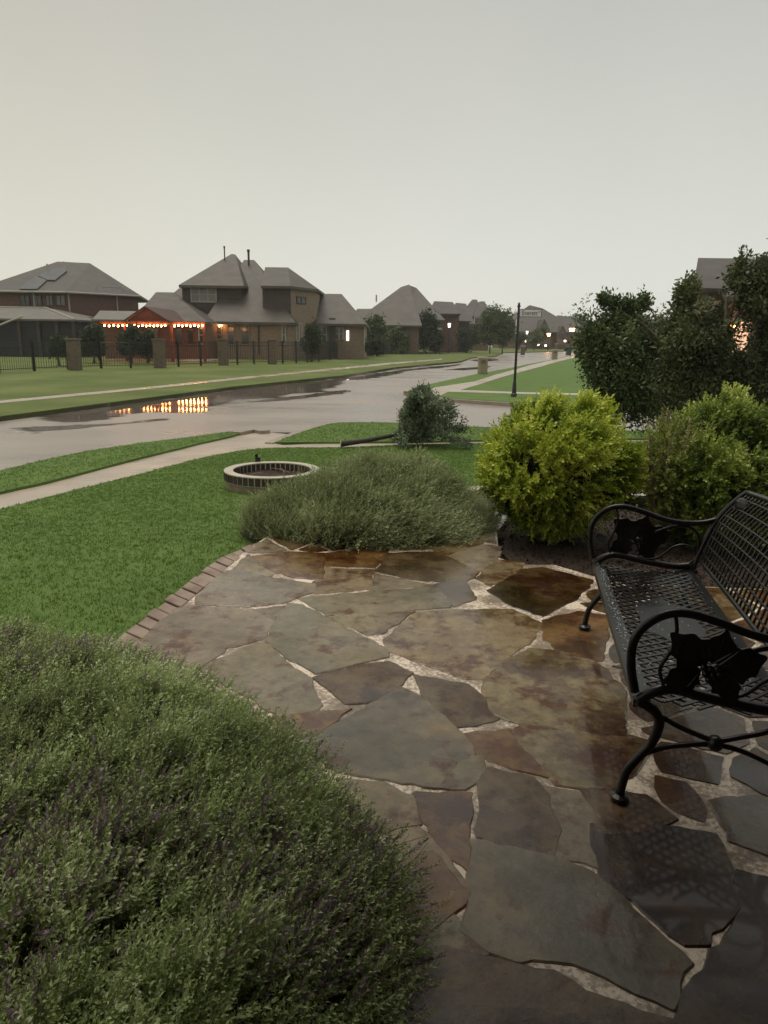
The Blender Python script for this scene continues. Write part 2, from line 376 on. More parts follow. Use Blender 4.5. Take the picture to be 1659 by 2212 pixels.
SM = {
 'grey': stonemat('flagstone_grey', (0.134, 0.105, 0.070), (0.206, 0.161, 0.104), (0.267, 0.205, 0.128), .05),
 'slate': stonemat('flagstone_slate', (0.083, 0.070, 0.048), (0.139, 0.112, 0.071), (0.278, 0.201, 0.109), .02),
 'green': stonemat('flagstone_green', (0.123, 0.103, 0.062), (0.190, 0.156, 0.093), (0.255, 0.201, 0.112), .03),
 'tan': stonemat('flagstone_tan', (0.148, 0.110, 0.055), (0.244, 0.188, 0.098), (0.308, 0.243, 0.132), .10),
 'pink': stonemat('flagstone_pink', (0.170, 0.116, 0.061), (0.254, 0.182, 0.098), (0.297, 0.221, 0.119), .09),
 'rust': stonemat('flagstone_rust', (0.128, 0.061, 0.018), (0.202, 0.105, 0.034), (0.254, 0.166, 0.068), .12),
 'brown': stonemat('flagstone_brown', (0.069, 0.040, 0.017), (0.122, 0.075, 0.034), (0.180, 0.122, 0.056), .10, (0.054, 0.022, 0.006)),
 'dark': stonemat('flagstone_dark', (0.037, 0.020, 0.006), (0.074, 0.040, 0.014), (0.128, 0.068, 0.024), .14, (0.032, 0.008, 0.003)),
}
def mortarmat():
    m, nt, b = newmat('mortar'); v = coords(nt)
    n = noisetex(nt, v, 3, 6); f = noisetex(nt, v, 55, 6, .7)
    s = N(nt, 'ShaderNodeMath', operation='MULTIPLY_ADD'); nt.links.new(f, s.inputs[0]); s.inputs[1].default_value = .8; nt.links.new(n, s.inputs[2])
    nt.links.new(ramp_(nt, s.outputs[0], [(.60, (.13, .10, .07)), (.80, (.26, .20, .145)), (.90, (.44, .35, .265)), (.98, (.85, .72, .58))]), b.inputs['Base Color'])
    b.inputs['Roughness'].default_value = .5; b.inputs['Coat Weight'].default_value = .5; b.inputs['Coat Roughness'].default_value = .15
    bump(nt, b, s.outputs[0], .8, .012); return m
M['mortar'] = mortarmat()
M['edging_brick'] = nmat('edging_brick', (.16, .10, .075), (.27, .19, .145), 6, .4, .4, 60, .005, rand=True, c3=(.34, .26, .20))
M['pit_brick'] = nmat('pit_brick', (.025, .018, .016), (.06, .04, .034), 20, .5, .3, 60, .004, rand=True)
M['pit_mortar'] = nmat('pit_mortar', (.42, .38, .30), (.58, .53, .43), 8, .6, .3, 60, .004)
M['pit_stone'] = nmat('pit_stone', (.20, .16, .11), (.32, .26, .18), 8, .8, .5, 25, .02)
M['wall_white'] = nmat('bed_cap', (.38, .36, .30), (.50, .47, .40), 6, .5)

# ------------------------------------------------------------------ foliage engine
def rot_from_dirs(d, spin):
    d = d/np.linalg.norm(d, axis=1, keepdims=True)
    up = np.where(np.abs(d[:, 2:3]) < .95, np.array([[0, 0, 1.]]), np.array([[1., 0, 0]]))
    u = np.cross(up, d); u /= np.linalg.norm(u, axis=1, keepdims=True); v = np.cross(d, u)
    c, s = np.cos(spin)[:, None], np.sin(spin)[:, None]
    x = u*c+v*s; y = -u*s+v*c
    return np.stack([x, y, d], axis=2)     # columns
def scatter(name, bases, pos, dirs, scale, mat, parent=None, var=None, origin=None):
    """bake many small quads-only pieces into one mesh"""
    n = len(pos); R = rot_from_dirs(dirs, rng.random(n)*6.283)
    if var is None: var = rng.random(n)
    which = rng.integers(0, len(bases), n)
    V = []; Fc = []; A = []; off = 0
    o3 = np.array(origin if origin is not None else (0, 0, 0), float)
    if parent is not None: o3 = np.array(parent_loc(parent))
    for k, (bv, bf, bvar) in enumerate(bases):
        idx = np.nonzero(which == k)[0]
        if len(idx) == 0: continue
        v = np.einsum('nij,mj->nmi', R[idx], bv)*scale[idx][:, None, None]+pos[idx][:, None, :]-o3
        m = len(bv); f = bf[None, :, :]+(np.arange(len(idx))*m)[:, None, None]+off
        V.append(v.reshape(-1, 3)); Fc.append(f.reshape(-1, 4)); off += m*len(idx)
        A.append((var[idx][:, None]*.75+bvar[None, :]*.25).reshape(-1))
    V = np.concatenate(V).astype(np.float32); Fc = np.concatenate(Fc).astype(np.int32); A = np.concatenate(A).astype(np.float32)
    me = bpy.data.meshes.new(name)
    me.vertices.add(len(V)); me.vertices.foreach_set('co', V.ravel())
    me.loops.add(Fc.size); me.loops.foreach_set('vertex_index', Fc.ravel())
    me.polygons.add(len(Fc)); me.polygons.foreach_set('loop_start', np.arange(0, Fc.size, 4, dtype=np.int32))
    me.update(calc_edges=True)
    at = me.attributes.new('var', 'FLOAT', 'POINT'); at.data.foreach_set('value', A)
    me.materials.append(mat)
    o = bpy.data.objects.new(name, me); col.objects.link(o)
    if parent is not None: o.parent = parent
    else: o.location = o3
    return o
def leafq(base, d, L, wd, nrm):
    """one folded leaf as one quad (root, side, tip, side)"""
    d = np.array(d, float); d /= np.linalg.norm(d); s = np.cross(d, nrm); s /= (np.linalg.norm(s)+1e-9); up = np.cross(s, d)
    b = np.array(base, float)
    return [b, b+d*L*.5+s*wd*.5+up*L*.06, b+d*L-up*L*.06, b+d*L*.5-s*wd*.5+up*L*.06]
def sprig(length, nleaf, leaf, wd, spread=1.0, bend=.15, seed=0, stem=.0012, whorl=2, taper=.5):
    r = np.random.default_rng(seed); vs = []; fs = []; va = []
    def pt(t): return np.array([bend*length*t*t, 0, length*t])
    for a in (0, 1):   # stem: two crossed thin quads
        dx = np.array([stem, 0, 0]) if a == 0 else np.array([0, stem, 0])
        n = len(vs); vs += [pt(0)-dx, pt(0)+dx, pt(1)+dx*.3, pt(1)-dx*.3]; fs.append([n, n+1, n+2, n+3]); va += [.0]*4
    for i in range(nleaf):
        t = .12+.88*(i+.5)/nleaf; ang = (i//whorl)*2.4+(i % whorl)*6.283/whorl+r.normal()*.3
        tilt = spread*(1.1-.5*t)+r.normal()*.15
        d = np.array([math.cos(ang)*math.sin(tilt), math.sin(ang)*math.sin(tilt), math.cos(tilt)])
        L = leaf*(1-taper*t*.6)*(.8+.4*r.random()); n = len(vs)
        vs += leafq(pt(t), d, L, wd*L/leaf, np.array([0, 0, 1.])+r.normal(size=3)*.3)
        fs.append([n, n+1, n+2, n+3]); va += [min(1, .3+.7*t*r.random()+.3*t)]*4
    return np.array(vs), np.array(fs, dtype=np.int64), np.array(va)
def clump(radius, nleaf, leaf, wd, seed=0):
    r = np.random.default_rng(seed); vs = []; fs = []; va = []
    for i in range(nleaf):
        p = r.normal(size=3); p *= radius*r.random()**.5/np.linalg.norm(p)
        d = p+r.normal(size=3)*radius*.8+np.array([0, 0, radius*.3]); n = len(vs)
        L = leaf*(.7+.6*r.random()); vs += leafq(p, d, L, wd, r.normal(size=3)+np.array([0, 0, 1.])); fs.append([n, n+1, n+2, n+3]); va += [r.random()]*4
    return np.array(vs), np.array(fs, dtype=np.int64), np.array(va)
def snoise(p, s, seed=0):
    """cheap smooth noise, -1..1"""
    r = np.random.default_rng(abs(seed)); o = np.zeros(len(p))
    for k in range(6):
        a = r.normal(size=p.shape[1])*s*(1+.5*k); o += np.sin(p@a+r.random()*6.28)/(1+.4*k)
    return o/2.6

def inpoly(x, y, poly):
    c = np.zeros(len(x), bool); j = len(poly)-1
    for i in range(len(poly)):
        xi, yi = poly[i]; xj, yj = poly[j]
        m = ((yi > y) != (yj > y)) & (x < (xj-xi)*(y-yi)/((yj-yi)+1e-12)+xi); c ^= m; j = i
    return c
def distpoly(x, y, poly):
    d = np.full(len(x), 1e9)
    for i in range(len(poly)):
        ax, ay = poly[i]; bx, by = poly[(i+1) % len(poly)]; ex, ey = bx-ax, by-ay
        t = np.clip(((x-ax)*ex+(y-ay)*ey)/(ex*ex+ey*ey+1e-12), 0, 1)
        d = np.minimum(d, np.hypot(x-ax-t*ex, y-ay-t*ey))
    return d

# ================================================================== GROUND
ground = MB().add([(-900, -300, -.62), (900, -300, -.62), (900, 1500, -.62), (-900, 1500, -.62)], [(0, 1, 2, 3)]).build('ground', M['field'])
tag(ground, kind='structure')
# road sheet under the kerbed lawns
tag(poly_slab('road', [(-120, 5), (140, 5), (260, 320), (-120, 320)], -.12, M['road'], skirt=0), kind='structure')
def P2(l, off=0): return [(lambda g: (g.x, g.y))(G(x, y, off)) for x, y in l]

def smooth_line(pts, n=4):
    """Catmull-Rom through 2D points"""
    P = [Vector(p) for p in pts]; outp = []
    for i in range(len(P)-1):
        p0 = P[max(i-1, 0)]; p1 = P[i]; p2 = P[i+1]; p3 = P[min(i+2, len(P)-1)]
        for k in range(n):
            t = k/n; outp.append(.5*((2*p1)+(p2-p0)*t+(2*p0-5*p1+4*p2-p3)*t*t+(3*p1-p0-3*p2+p3)*t**3))
    outp.append(P[-1]); return [tuple(p) for p in outp]

walk_near = [(-400, 1190), (0, 1099), (130, 1066), (300, 1024), (440, 988), (530, 972), (600, 967), (735, 966)]
branch_lo = [(840, 962), (1050, 957), (1400, 953), (1700, 952)]
near_lawn = smooth_line(P2(walk_near+branch_lo))
near_lawn = near_lawn + [(14, near_lawn[-1][1]), (14, -6), (-14, -6), (-14, near_lawn[0][1])]
LAWN_NEAR = near_lawn
tag(poly_slab('lawn', near_lawn, 0.0, M['lawn']), kind='structure')
# verge strip on the left between footpath and street
v_up = [(-400, 1110), (0, 1016), (100, 992), (200, 972), (300, 957), (400, 945), (480, 934), (525, 929), (545, 929)]
v_lo = [(520, 936), (470, 948), (420, 959), (330, 981), (250, 1001), (100, 1040), (0, 1062), (-400, 1160)]
VERGE_L = smooth_line(P2(v_up), 3)+smooth_line(P2(v_lo), 3)
tag(poly_slab('lawn_verge', VERGE_L, 0.0, M['lawn']), kind='structure')
v_up2 = [(596, 955), (640, 937), (690, 921), (730, 913), (790, 912), (850, 913), (1050, 923), (1300, 929), (1700, 934)]
v_lo2 = [(1700, 944), (1050, 950), (900, 953), (780, 954)]
VERGE_R = smooth_line(P2(v_up2), 3)+P2(v_lo2)
tag(poly_slab('lawn_verge', VERGE_R, 0.0, M['lawn']), kind='structure')
# footpath: one sheet a little below the grass, with kerb ends
path_pts = P2([(-400, 1195), (0, 1102), (300, 1027), (530, 975), (735, 969), (1700, 955), (1700, 941), (1050, 947), (780, 951), (612, 957), (590, 953),
               (640, 939), (625, 934), (590, 931), (556, 930), (524, 934), (470, 946), (420, 956), (250, 998), (0, 1059), (-400, 1157)])
tag(poly_slab('footpath', path_pts, -.035, M['conc']), kind='structure')
# joints of the footpath read as slabs
strip('kerb', P2([(-400, 1112), (0, 1018), (200, 974), (400, 947), (480, 936), (525, 931), (548, 930)]), .16, -.012, M['kerb'], side=1)
strip('kerb', P2([(590, 955), (640, 936), (690, 920), (730, 912), (790, 911), (850, 912), (1050, 922), (1300, 928), (1700, 933)]), .16, -.012, M['kerb'], side=1)
strip('kerb', P2([(520, 937), (548, 931), (563, 934)]), .22, .03, M['kerb'], h=.3, side=1)

# far corner block with mailbox and sign
def z3(l): return [(740.6+.3307*x, 576+.3307*y) for x, y in l]
blk_road = z3([(425, 812), (450, 800), (480, 792), (560, 768), (880, 700), (1130, 655), (1365, 608), (1560, 563), (1640, 545)])
blk_side = z3([(440, 826), (560, 842), (700, 858), (1080, 884), (1500, 905), (2600, 935)])
bl = P2(blk_side)[::-1] + P2(blk_road)
bl = bl + [(bl[-1][0]+80, bl[-1][1]+10), (90, bl[0][1])]
tag(poly_slab('lawn_corner', bl, 0.0, M['lawn']), kind='structure')
BLOCK = bl
strip('kerb', P2(blk_road), .16, -.012, M['kerb'], side=-1 if False else 1)
strip('kerb', P2(blk_side), .16, -.012, M['kerb'], side=-1)
wk = z3([(500, 822), (600, 790), (860, 750), (1000, 705), (1140, 668), (1400, 603), (1640, 548)])
wk2 = z3([(1655, 558), (1400, 622), (1300, 652), (1140, 693), (1040, 722), (900, 767), (770, 806), (1200, 822), (2600, 850), (2600, 862), (1200, 833), (690, 818), (640, 842), (520, 834)])
tag(poly_slab('footpath_corner', P2(wk+wk2), .006, M['conc'], skirt=0), kind='structure')

# far side of the street
fk = [(-400, 955), (-100, 912), (0, 899), (120, 884), (238, 869), (381, 851), (503, 835), (620, 823), (740, 811), (856, 793), (955, 784), (995, 780), (1019, 772)]
FK = P2(fk)
far = FK + [(12, 79), (12.5, 82), (16, 100)] + P2([(1105, 762)])[:0] + [(26, 118), (46, 150), (70, 190), (110, 260), (-200, 320), (-200, FK[0][1])]
tag(poly_slab('far_lawn', far, 0.0, M['far_lawn']), kind='structure')
FARL = far
strip('kerb', FK, .16, -.012, M['kerb'], side=-1 if False else 1)
fw_pts = P2([(-300, 906), (0, 871), (317, 841), (529, 818.5), (878, 784), (955, 777)])
fw_pts2 = P2([(955, 775), (878, 781), (529, 814), (317, 836.5), (0, 865.5), (-300, 899)])
tag(poly_slab('far_footpath', fw_pts+fw_pts2, .006, M['conc'], skirt=0), kind='structure')
dp = [Vector(p) for p in P2([(1040, 748), (1118, 755), (1118, 752.5), (1045, 744.5)])]
tag(poly_slab('far_driveway', dp, .01, M['conc'], skirt=0), kind='structure')
# rain water standing along the far gutter
wl = [(60, 900), (180, 884), (238, 874), (381, 856), (503, 840), (620, 828), (740, 816), (860, 798), (960, 789), (1000, 785),
      (990, 790), (960, 795), (900, 800), (850, 812), (800, 818), (760, 822), (735, 836), (690, 848), (640, 850), (600, 858), (520, 866), (470, 884), (380, 894), (330, 890), (250, 905), (190, 913), (120, 915), (80, 908)]
wp = smooth_line([(lambda p: (p.x, p.y))(G(x, y, -.116)) for x, y in wl], 3)
puddle(wp)
for pts in ([(0, 925), (120, 918), (260, 912), (380, 900), (360, 908), (200, 925), (60, 935)], [(480, 872), (640, 855), (760, 840), (740, 850), (600, 868)], [(955, 799), (1010, 794), (1060, 791), (1050, 796), (1000, 800)], [(1010, 778), (1060, 774), (1080, 778), (1040, 782)], [(30, 925), (60, 924), (110, 934), (60, 938)]):
    wp = smooth_line([(lambda p: (p.x, p.y))(G(x, y, -.116)) for x, y in pts], 3)
    puddle(wp, .2, .4)

# ================================================================== HOUSES
def plane_hit(px, py, a, b, c):
    n = (b-a).cross(c-a); r = ray(px, py); o = Vector((0, 0, CZ)); t = n.dot(a-o)/n.dot(r); return o+r*t, n.normalized()
def roof(parent, faces, mat, name='roof', th=.18):
    """faces: lists of world points; each gets a thickness downward"""
    m = MB()
    for f in faces:
        n = len(f); m.add([tuple(p) for p in f]+[(p[0], p[1], p[2]-th) for p in f],
              [tuple(range(n)), tuple(range(2*n-1, n-1, -1))]+[(i, i+n, (i+1) % n+n, (i+1) % n) for i in range(n)])
    return m.build(name, mat, parent)
def hip(parent, fl, fr, depth, r1, r2, mat, name='roof', skew=0):
    """hip roof: front eave points fl, fr, ridge r1..r2, back eave mirrored behind the ridge"""
    bl_ = fl+Vector((skew, depth, 0)); br_ = fr+Vector((skew, depth, 0))
    return roof(parent, [[fl, fr, r2, r1], [fr, br_, r2], [br_, bl_, r1, r2], [bl_, fl, r1]], mat, name)
def wallbox(parent, pl, z0, z1, mat, name='wall'):
    return MB().prism([(p[0], p[1]) for p in pl], z0, z1).build(name, mat, parent)
def window(parent, x0, y0, x1, y1, Y, cols=1, rows=2, fm=None, gm=None, Y1=None):
    """window from two opposite corners on a facade (Y at left, Y1 at right)"""
    Y1 = Y1 or Y
    A = W(x0, y1, Y); B = W(x1, y1, Y1); C = W(x1, y0, Y1); D = W(x0, y0, Y)
    B.z = A.z; C.z = D.z
    u = (B-A); wd = u.length; u.normalize(); h = D.z-A.z; n = Vector((u.y, -u.x, 0)); t = .07
    rm = Matrix.Rotation(math.atan2(u.y, u.x), 3, 'Z'); m = MB()
    for (cx_, cz_, dx, dz) in [(wd/2, t/2, wd, t), (wd/2, h-t/2, wd, t)]+[(t/2+(wd-t)*k/cols, h/2, t, h-2*t-.002) for k in range(cols+1)]+[(wd/2, h*k/rows, wd-2*t-.002, t*.7) for k in range(1, rows)]:
        p = A+u*cx_+Vector((0, 0, cz_))+n*.03; m.box(p, (dx, .09, dz), M=rm)
    o = m.build('window', fm or M['trim'], parent)
    p = A+u*wd/2+Vector((0, 0, h/2))+n*.012
    MB().box(p, (wd-.02, .05, h-.02), M=rm).build('pane', gm or M['glass'], o)
    return o
def pipe(parent, x, y0, y1, Y, r, mat, name='downspout'):
    a = W(x, y1, Y); b = W(x, y0, Y); b.x = a.x
    return MB().tube([a, (a.x, Y, b.z)], r, 6).build(name, mat, parent)

# --- house A, the big one in the middle
hA = empty('brick_house', W(540, 773, 56), 'large tan brick house with steep grey hip roofs and two tall dark flue pipes', 'house')
YA = 54
z0 = -.1
eA = W(440, 694, YA-.5).z
fl = W(440, 694, YA-.5); fr = W(637, 696, YA-.5); fr.z = fl.z
hip(hA, fl, fr, 14, W(527, 561.5, 60.5), W(549, 561.5, 60.5), M['roof'])
wallbox(hA, [(W(446, 700, YA).x, YA), (W(629, 700, YA).x, YA), (W(629, 700, YA).x, 66), (W(446, 700, YA).x, 66)], z0, eA-.02, M['brick_tan'])
# upper left block
fl = W(386, 615.5, 55.3); fr = W(527, 617.5, 55.3); fr.z = fl.z
hip(hA, fl, fr, 10.5, W(500, 548.4, 60.4), W(508, 549.5, 60.4), M['roof'])
wallbox(hA, [(W(394, 640, 56).x, 56), (W(522, 640, 56).x, 56), (W(522, 640, 56).x, 65), (W(394, 640, 56).x, 65)], 2.6, fl.z-.02, M['siding_dark'])
window(hA, 413, 618.5, 469, 653, 55.98, 3, 2, M['trim'], M['blinds'])
# upper right block / tower
a = W(563, 617, 54.4); b = W(628, 616.7, 54.4); c = W(689, 622.8, 57.6); b.z = a.z; c.z = a.z
r1 = W(573, 577, 59); r2 = W(622, 576.9, 59); r2.z = r1.z
d_ = Vector((c.x, 64, a.z)); e_ = Vector((a.x, 64, a.z))
roof(hA, [[a, b, r2, r1], [b, c, r2], [c, d_, r2], [d_, e_, r1, r2], [e_, a, r1]], M['roof'])
tw = [(W(567, 640, 55).x, 55), (W(628.5, 640, 55).x, 55), (W(683, 640, 57.9).x, 57.9), (W(683, 640, 57.9).x, 63.5), (W(567, 640, 55).x, 63.5)]
MB().prism(tw, z0, a.z-.02).build('wall', M['brick_tan'], hA)
dw = MB(); p0 = tw[0]; p1 = tw[1]
dw.box(((p0[0]+p1[0])/2, 54.97, (2.9+a.z-.05)/2), (p1[0]-p0[0]-.04, .05, a.z-.05-2.9)).build('siding', M['siding_dark'], hA)
def tY(x):  # depth along the oblique tower wall
    return 55+(x-628.5)/(683-628.5)*2.9-.03
window(hA, 640, 640, 660, 656, tY(640), 2, 1, M['siding_dark'], M['glass'], Y1=tY(660))
window(hA, 639, 697, 652, 737, tY(639), 2, 1, M['trim'], M['glass'], Y1=tY(652))
# right wing
a = W(676, 698.5, 57.2); b = W(791, 700, 57.2); b.z = a.z; r1 = W(672, 629.5, 62); r2 = W(738, 635, 62); r1.z = r2.z
hip(hA, a, b, 9.5, r1, r2, M['roof'])
wallbox(hA, [(W(684, 700, 58).x, 58), (W(787, 700, 58).x, 58), (W(787, 700, 58).x, 66), (W(684, 700, 58).x, 66)], z0, a.z-.02, M['brick_tan'])
window(hA, 685, 703, 706, 742, 57.95, 2, 2, M['trim'], M['glass'])
window(hA, 723, 707, 742, 735, 57.95, 2, 2, M['trim'], M['glass'])
MB().box(W(718, 724, 57.9), (.5, .15, 2.6)).build('porch_column', M['dark_trim'], hA)
o = MB().box(W(751, 725, 57.96), (.2, .05, .78)).build('lit_window', M['window_lit'], hA); tag(o, 'narrow brightly lit window')
pipe(hA, 787, 702, 745, 57.9, .06, M['trim'])
# main windows
for x0, x1 in ((492, 508), (521, 540)):
    window(hA, x0, 699, x1, 745, YA-.03, 1, 2, M['brick_tan'], M['glass'])
window(hA, 609, 702, 618, 744, YA-.03, 1, 2, M['trim'], M['glass'])
window(hA, 441+7, 703, 456, 743, YA-.03, 1, 2, M['trim'], M['glass'])
window(hA, 468, 703, 481, 742, YA-.03, 1, 2, M['brick_tan'], M['glass'])
pipe(hA, 560, 697, 765, YA-.06, .06, M['dark_trim'])
for x, y0, y1, Y, r in ((484.5, 535, 562, 59.3, .05), (536.6, 542.5, 572, 59.8, .085)):
    t = W(x, y0, Y); bt = W(x, y1, Y); f = MB().tube([(t.x, Y, bt.z), (t.x, Y, t.z)], r, 8)
    f.tube([(t.x, Y, t.z-.05), (t.x, Y, t.z+.12)], r*1.4, 8); f.build('flue_pipe', M['dark_trim'], hA)
for x, y, Y in ((555, 648, 55.3), (568, 577, 58.8), (450, 703, 53.5)):
    pass
for x, y in ((555, 649), (430, 706)):
    pass
# left wing, seen behind the patio cover
a = W(232, 692, 50.2); b = W(447, 694, 50.2); b.z = a.z
r1 = W(337, 631, 57); r2 = W(374, 631, 57); r2.z = r1.z
bl_ = W(313, 646, 66)
hip(hA, W(285, 692, 50.2), Vector((b.x, 50.2, a.z)), 12, r1, r2, M['roof'])
a2 = W(352, 650, 61.5); b2 = W(420, 650, 61.5); b2.z = a2.z
hip(hA, a2, b2, 7, W(392, 619, 64.5), W(400, 619, 64.5), M['roof'])
wallbox(hA, [(W(222, 700, 51).x, 51), (W(446, 700, 51).x, 51), (W(446, 700, 51).x, 66), (W(222, 700, 51).x, 66)], z0, a.z-.02, M['brick_red'])
for x0, x1, y1 in ((262, 272, 735), (300, 316, 737), (333, 345, 737), (378, 396, 745), (405, 421, 745)):
    window(hA, x0, 709, x1, y1, 50.96, 1, 1, M['red_wood'], M['glass'])
window(hA, 428+2, 703, 442, 744, 50.96, 1, 2, M['trim'], M['glass'])

# --- patio cover with string lights
YP = 46.5
pc = empty('patio_cover', W(300, 775, YP), 'red timber patio cover with a gable, glowing with string lights beside the tan house', 'patio cover')
zb = W(300, 693, YP).z
def px(x, Y=YP): return W(x, 700, Y).x
gab = W(315, 663, YP)
m = MB()
# gabled roof running back
for (xa, xb) in ((270, 315), (315, 370)):
    pass
L_ = Vector((px(271), YP-.3, zb+.02)); R_ = Vector((px(369), YP-.3, zb+.02)); A_ = Vector((gab.x, YP-.3, gab.z+.05)); bk = Vector((0, 6, 0))
roof(pc, [[L_, A_, A_+bk, L_+bk], [A_, R_, R_+bk, A_+bk]], M['roof_red_brown'], 'gable_roof', .12)
g = MB(); g.add([(L_.x+.2, YP, zb), (R_.x-.2, YP, zb), (A_.x, YP, A_.z-.16), (L_.x+.2, YP+.1, zb), (R_.x-.2, YP+.1, zb), (A_.x, YP+.1, A_.z-.16)], [(0, 1, 2), (5, 4, 3), (0, 3, 4, 1), (1, 4, 5, 2), (2, 5, 3, 0)])
g.build('gable', M['red_wood'], pc)
roof(pc, [[Vector((px(204), YP-.3, zb+.05)), Vector((px(274), YP-.3, zb+.05)), Vector((px(283), YP+5, zb+.75)), Vector((px(218, YP+5), YP+5, zb+.75))]], M['roof_light'], 'lean_to_roof', .12)
m = MB(); m.box(((px(206)+px(443))/2, YP, zb-.12), (px(443)-px(206), .14, .22)); m.build('beam', M['red_wood'], pc)
for x in (209, 270, 369, 440):
    MB().box((px(x), YP, (zb-.24)/2), (.16, .16, zb-.24)).build('post', M['red_wood'], pc)
MB().box(((px(209)+px(440))/2, YP+3, -.0), (px(440)-px(209), 6, .12)).build('deck', M['conc'], pc)
sl = empty('string_lights', W(340, 702, YP), 'string of glowing orange bulbs hung along the red patio beam', 'string lights')
xs = [226+i*9.8 for i in range(6)]+[291+i*8.2 for i in range(9)]+[377+i*8.6 for i in range(10)]+[474, 478]
pts = []
bulbmesh = None
for i, x in enumerate(xs):
    Y = YP-.14 if x < 445 else YA-.3
    zz = W(x, 703.0 + (1.2 if i % 2 else 0), Y)
    if bulbmesh is None:
        o = MB().ball((0, 0, 0), .052, 8, 6).build('bulb', M['bulb'], sl, world=False, smooth=True); bulbmesh = o.data
    else:
        o = bpy.data.objects.new('bulb', bulbmesh); col.objects.link(o); o.parent = sl
    o.location = zz-sl.location; pts.append(zz+Vector((0, 0, .08)))
MB().tube(pts, .012, 4).build('wire', M['black_metal'], sl)

# --- house B, left with solar panels
hB = empty('brick_house', W(150, 765, 62), 'dark red brick house at the far left with solar panels on its hip roof', 'house')
A = W(-60, 632, 60); C = W(144, 629.7, 60); D = W(304, 639, 64.5); zE = C.z
A.z = zE; D.z = zE
P1_ = W(124, 565, 68); P2_ = W(194, 569, 68.5); P2_.z = P1_.z-.05
Eb = W(323, 660, 74); Eb.z = zE; Bb = Vector((A.x, 78, zE))
roof(hB, [[A, C, P1_], [C, D, P2_, P1_], [D, Eb, P2_], [Eb, Bb, P1_, P2_], [Bb, A, P1_]], M['roof_dark'])
wb = [(A.x+.5, 60.6), (C.x-.1, 60.6), (D.x-.4, 64.9), (Eb.x-1, 73), (A.x+.5, 77)]
MB().prism(wb, z0, zE-.03).build('wall', M['brick_red'], hB)
# gutters and downspouts
def gutter(a, b, parent): return MB().tube([a+Vector((0, -.08, -.05)), b+Vector((0, -.08, -.05))], .09, 6).build('gutter', M['trim'], parent)
gutter(A, C, hB); gutter(C, D, hB)
for x, y0, y1, Y in ((75, 633, 662, 60.5), (152, 632, 684, 60.6), (255, 640, 680, 63.4)):
    pipe(hB, x, y0, y1, Y, .06, M['trim'])
for x0, x1 in ((44, 66), (72, 92), (100, 116), (122, 143)):
    window(hB, x0, 637, x1, 661, 60.55, 2, 1, M['siding_dark'], M['blinds'] if x0 > 90 else M['glass'])
def panel(poly, a, b, c, mat, lift=.12):
    vs = []; 
    for x, y in poly:
        p, n = plane_hit(x, y, a, b, c)
        if n.z < 0: n = -n
        vs.append(p+n*lift)
    lo = [v-n*.08 for v in vs]; k = len(vs)
    MB().add(vs+lo, [tuple(range(k)), tuple(range(2*k-1, k-1, -1))]+[(i, i+k, (i+1) % k+k, (i+1) % k) for i in range(k)]).build('solar_array', mat, hB)
def z1(l): return [(.26455*x, 521.2+.26455*y) for x, y in l]
panel(z1([(160, 400), (305, 400), (385, 328), (300, 292), (200, 362)]), A, C, P1_, M['solar_light'])
panel(z1([(312, 290), (392, 326), (452, 328), (548, 250), (535, 222), (468, 230), (380, 258)]), A, C, P1_, M['solar_light'])
panel(z1([(745, 288), (780, 300), (835, 382), (1000, 392), (900, 315), (770, 225), (742, 230)]), C, D, P1_, M['solar'])
for x, y0, y1, Y in ((101.5, 570, 588, 65), (137, 565, 579, 68)):
    t = W(x, y0, Y); bt = W(x, y1, Y); MB().tube([(t.x, Y, bt.z), (t.x, Y, t.z)], .08, 6).build('flue_pipe', M['trim'], hB)
for x, y, in ((209, 624), (266, 628)):
    p, n = plane_hit(x, y, C, D, P1_); MB().tube([p, p+Vector((0, 0, .35))], .1, 6).build('roof_vent', M['trim'], hB)
# screened porch in front of house B
a = W(-60, 687, 52); b = W(160, 686.5, 52); b.z = a.z; r1 = W(-40, 664, 58); r2 = W(99, 664, 58); r2.z = r1.z
roof(hB, [[a, b, r2, r1], [b, Vector((b.x, 60.4, a.z)), Vector((r2.x, 60.4, r2.z)), r2]], M['roof_light'], 'porch_roof', .12)
MB().tube([r1+Vector((0, 0, .05)), r2+Vector((0, 0, .05)), b+Vector((0, 0, .03))], .06, 6).build('roof_trim', M['trim'], hB)
MB().prism([(a.x+.2, 52.4), (b.x-.3, 52.4), (b.x-.3, 60.3), (a.x+.2, 60.3)], z0, a.z-.15).build('porch_screen', M['screen'], hB)
for x in (158, 122, 82, 40):
    q = W(x, 700, 52.3); MB().box((q.x, 52.3, (a.z-.15)/2), (.22, .12, a.z-.15)).build('porch_post', M['dark_trim'], hB)
MB().prism([(W(163, 700, 58).x, 58), (W(200, 700, 58).x, 58), (W(200, 700, 58).x, 60.2), (W(163, 700, 58).x, 60.2)], z0, W(180, 685, 58).z).build('side_wall', M['brick_far'], hB)
window(hB, 169, 695, 177, 715, 57.95, 1, 1, M['white_plastic'], M['trim'])
o = MB().tube([W(-10, 706, 51.8), W(24, 692, 51.8), W(50, 683, 51.8)], .07, 6).build('awning_pole', M['trim'], hB)

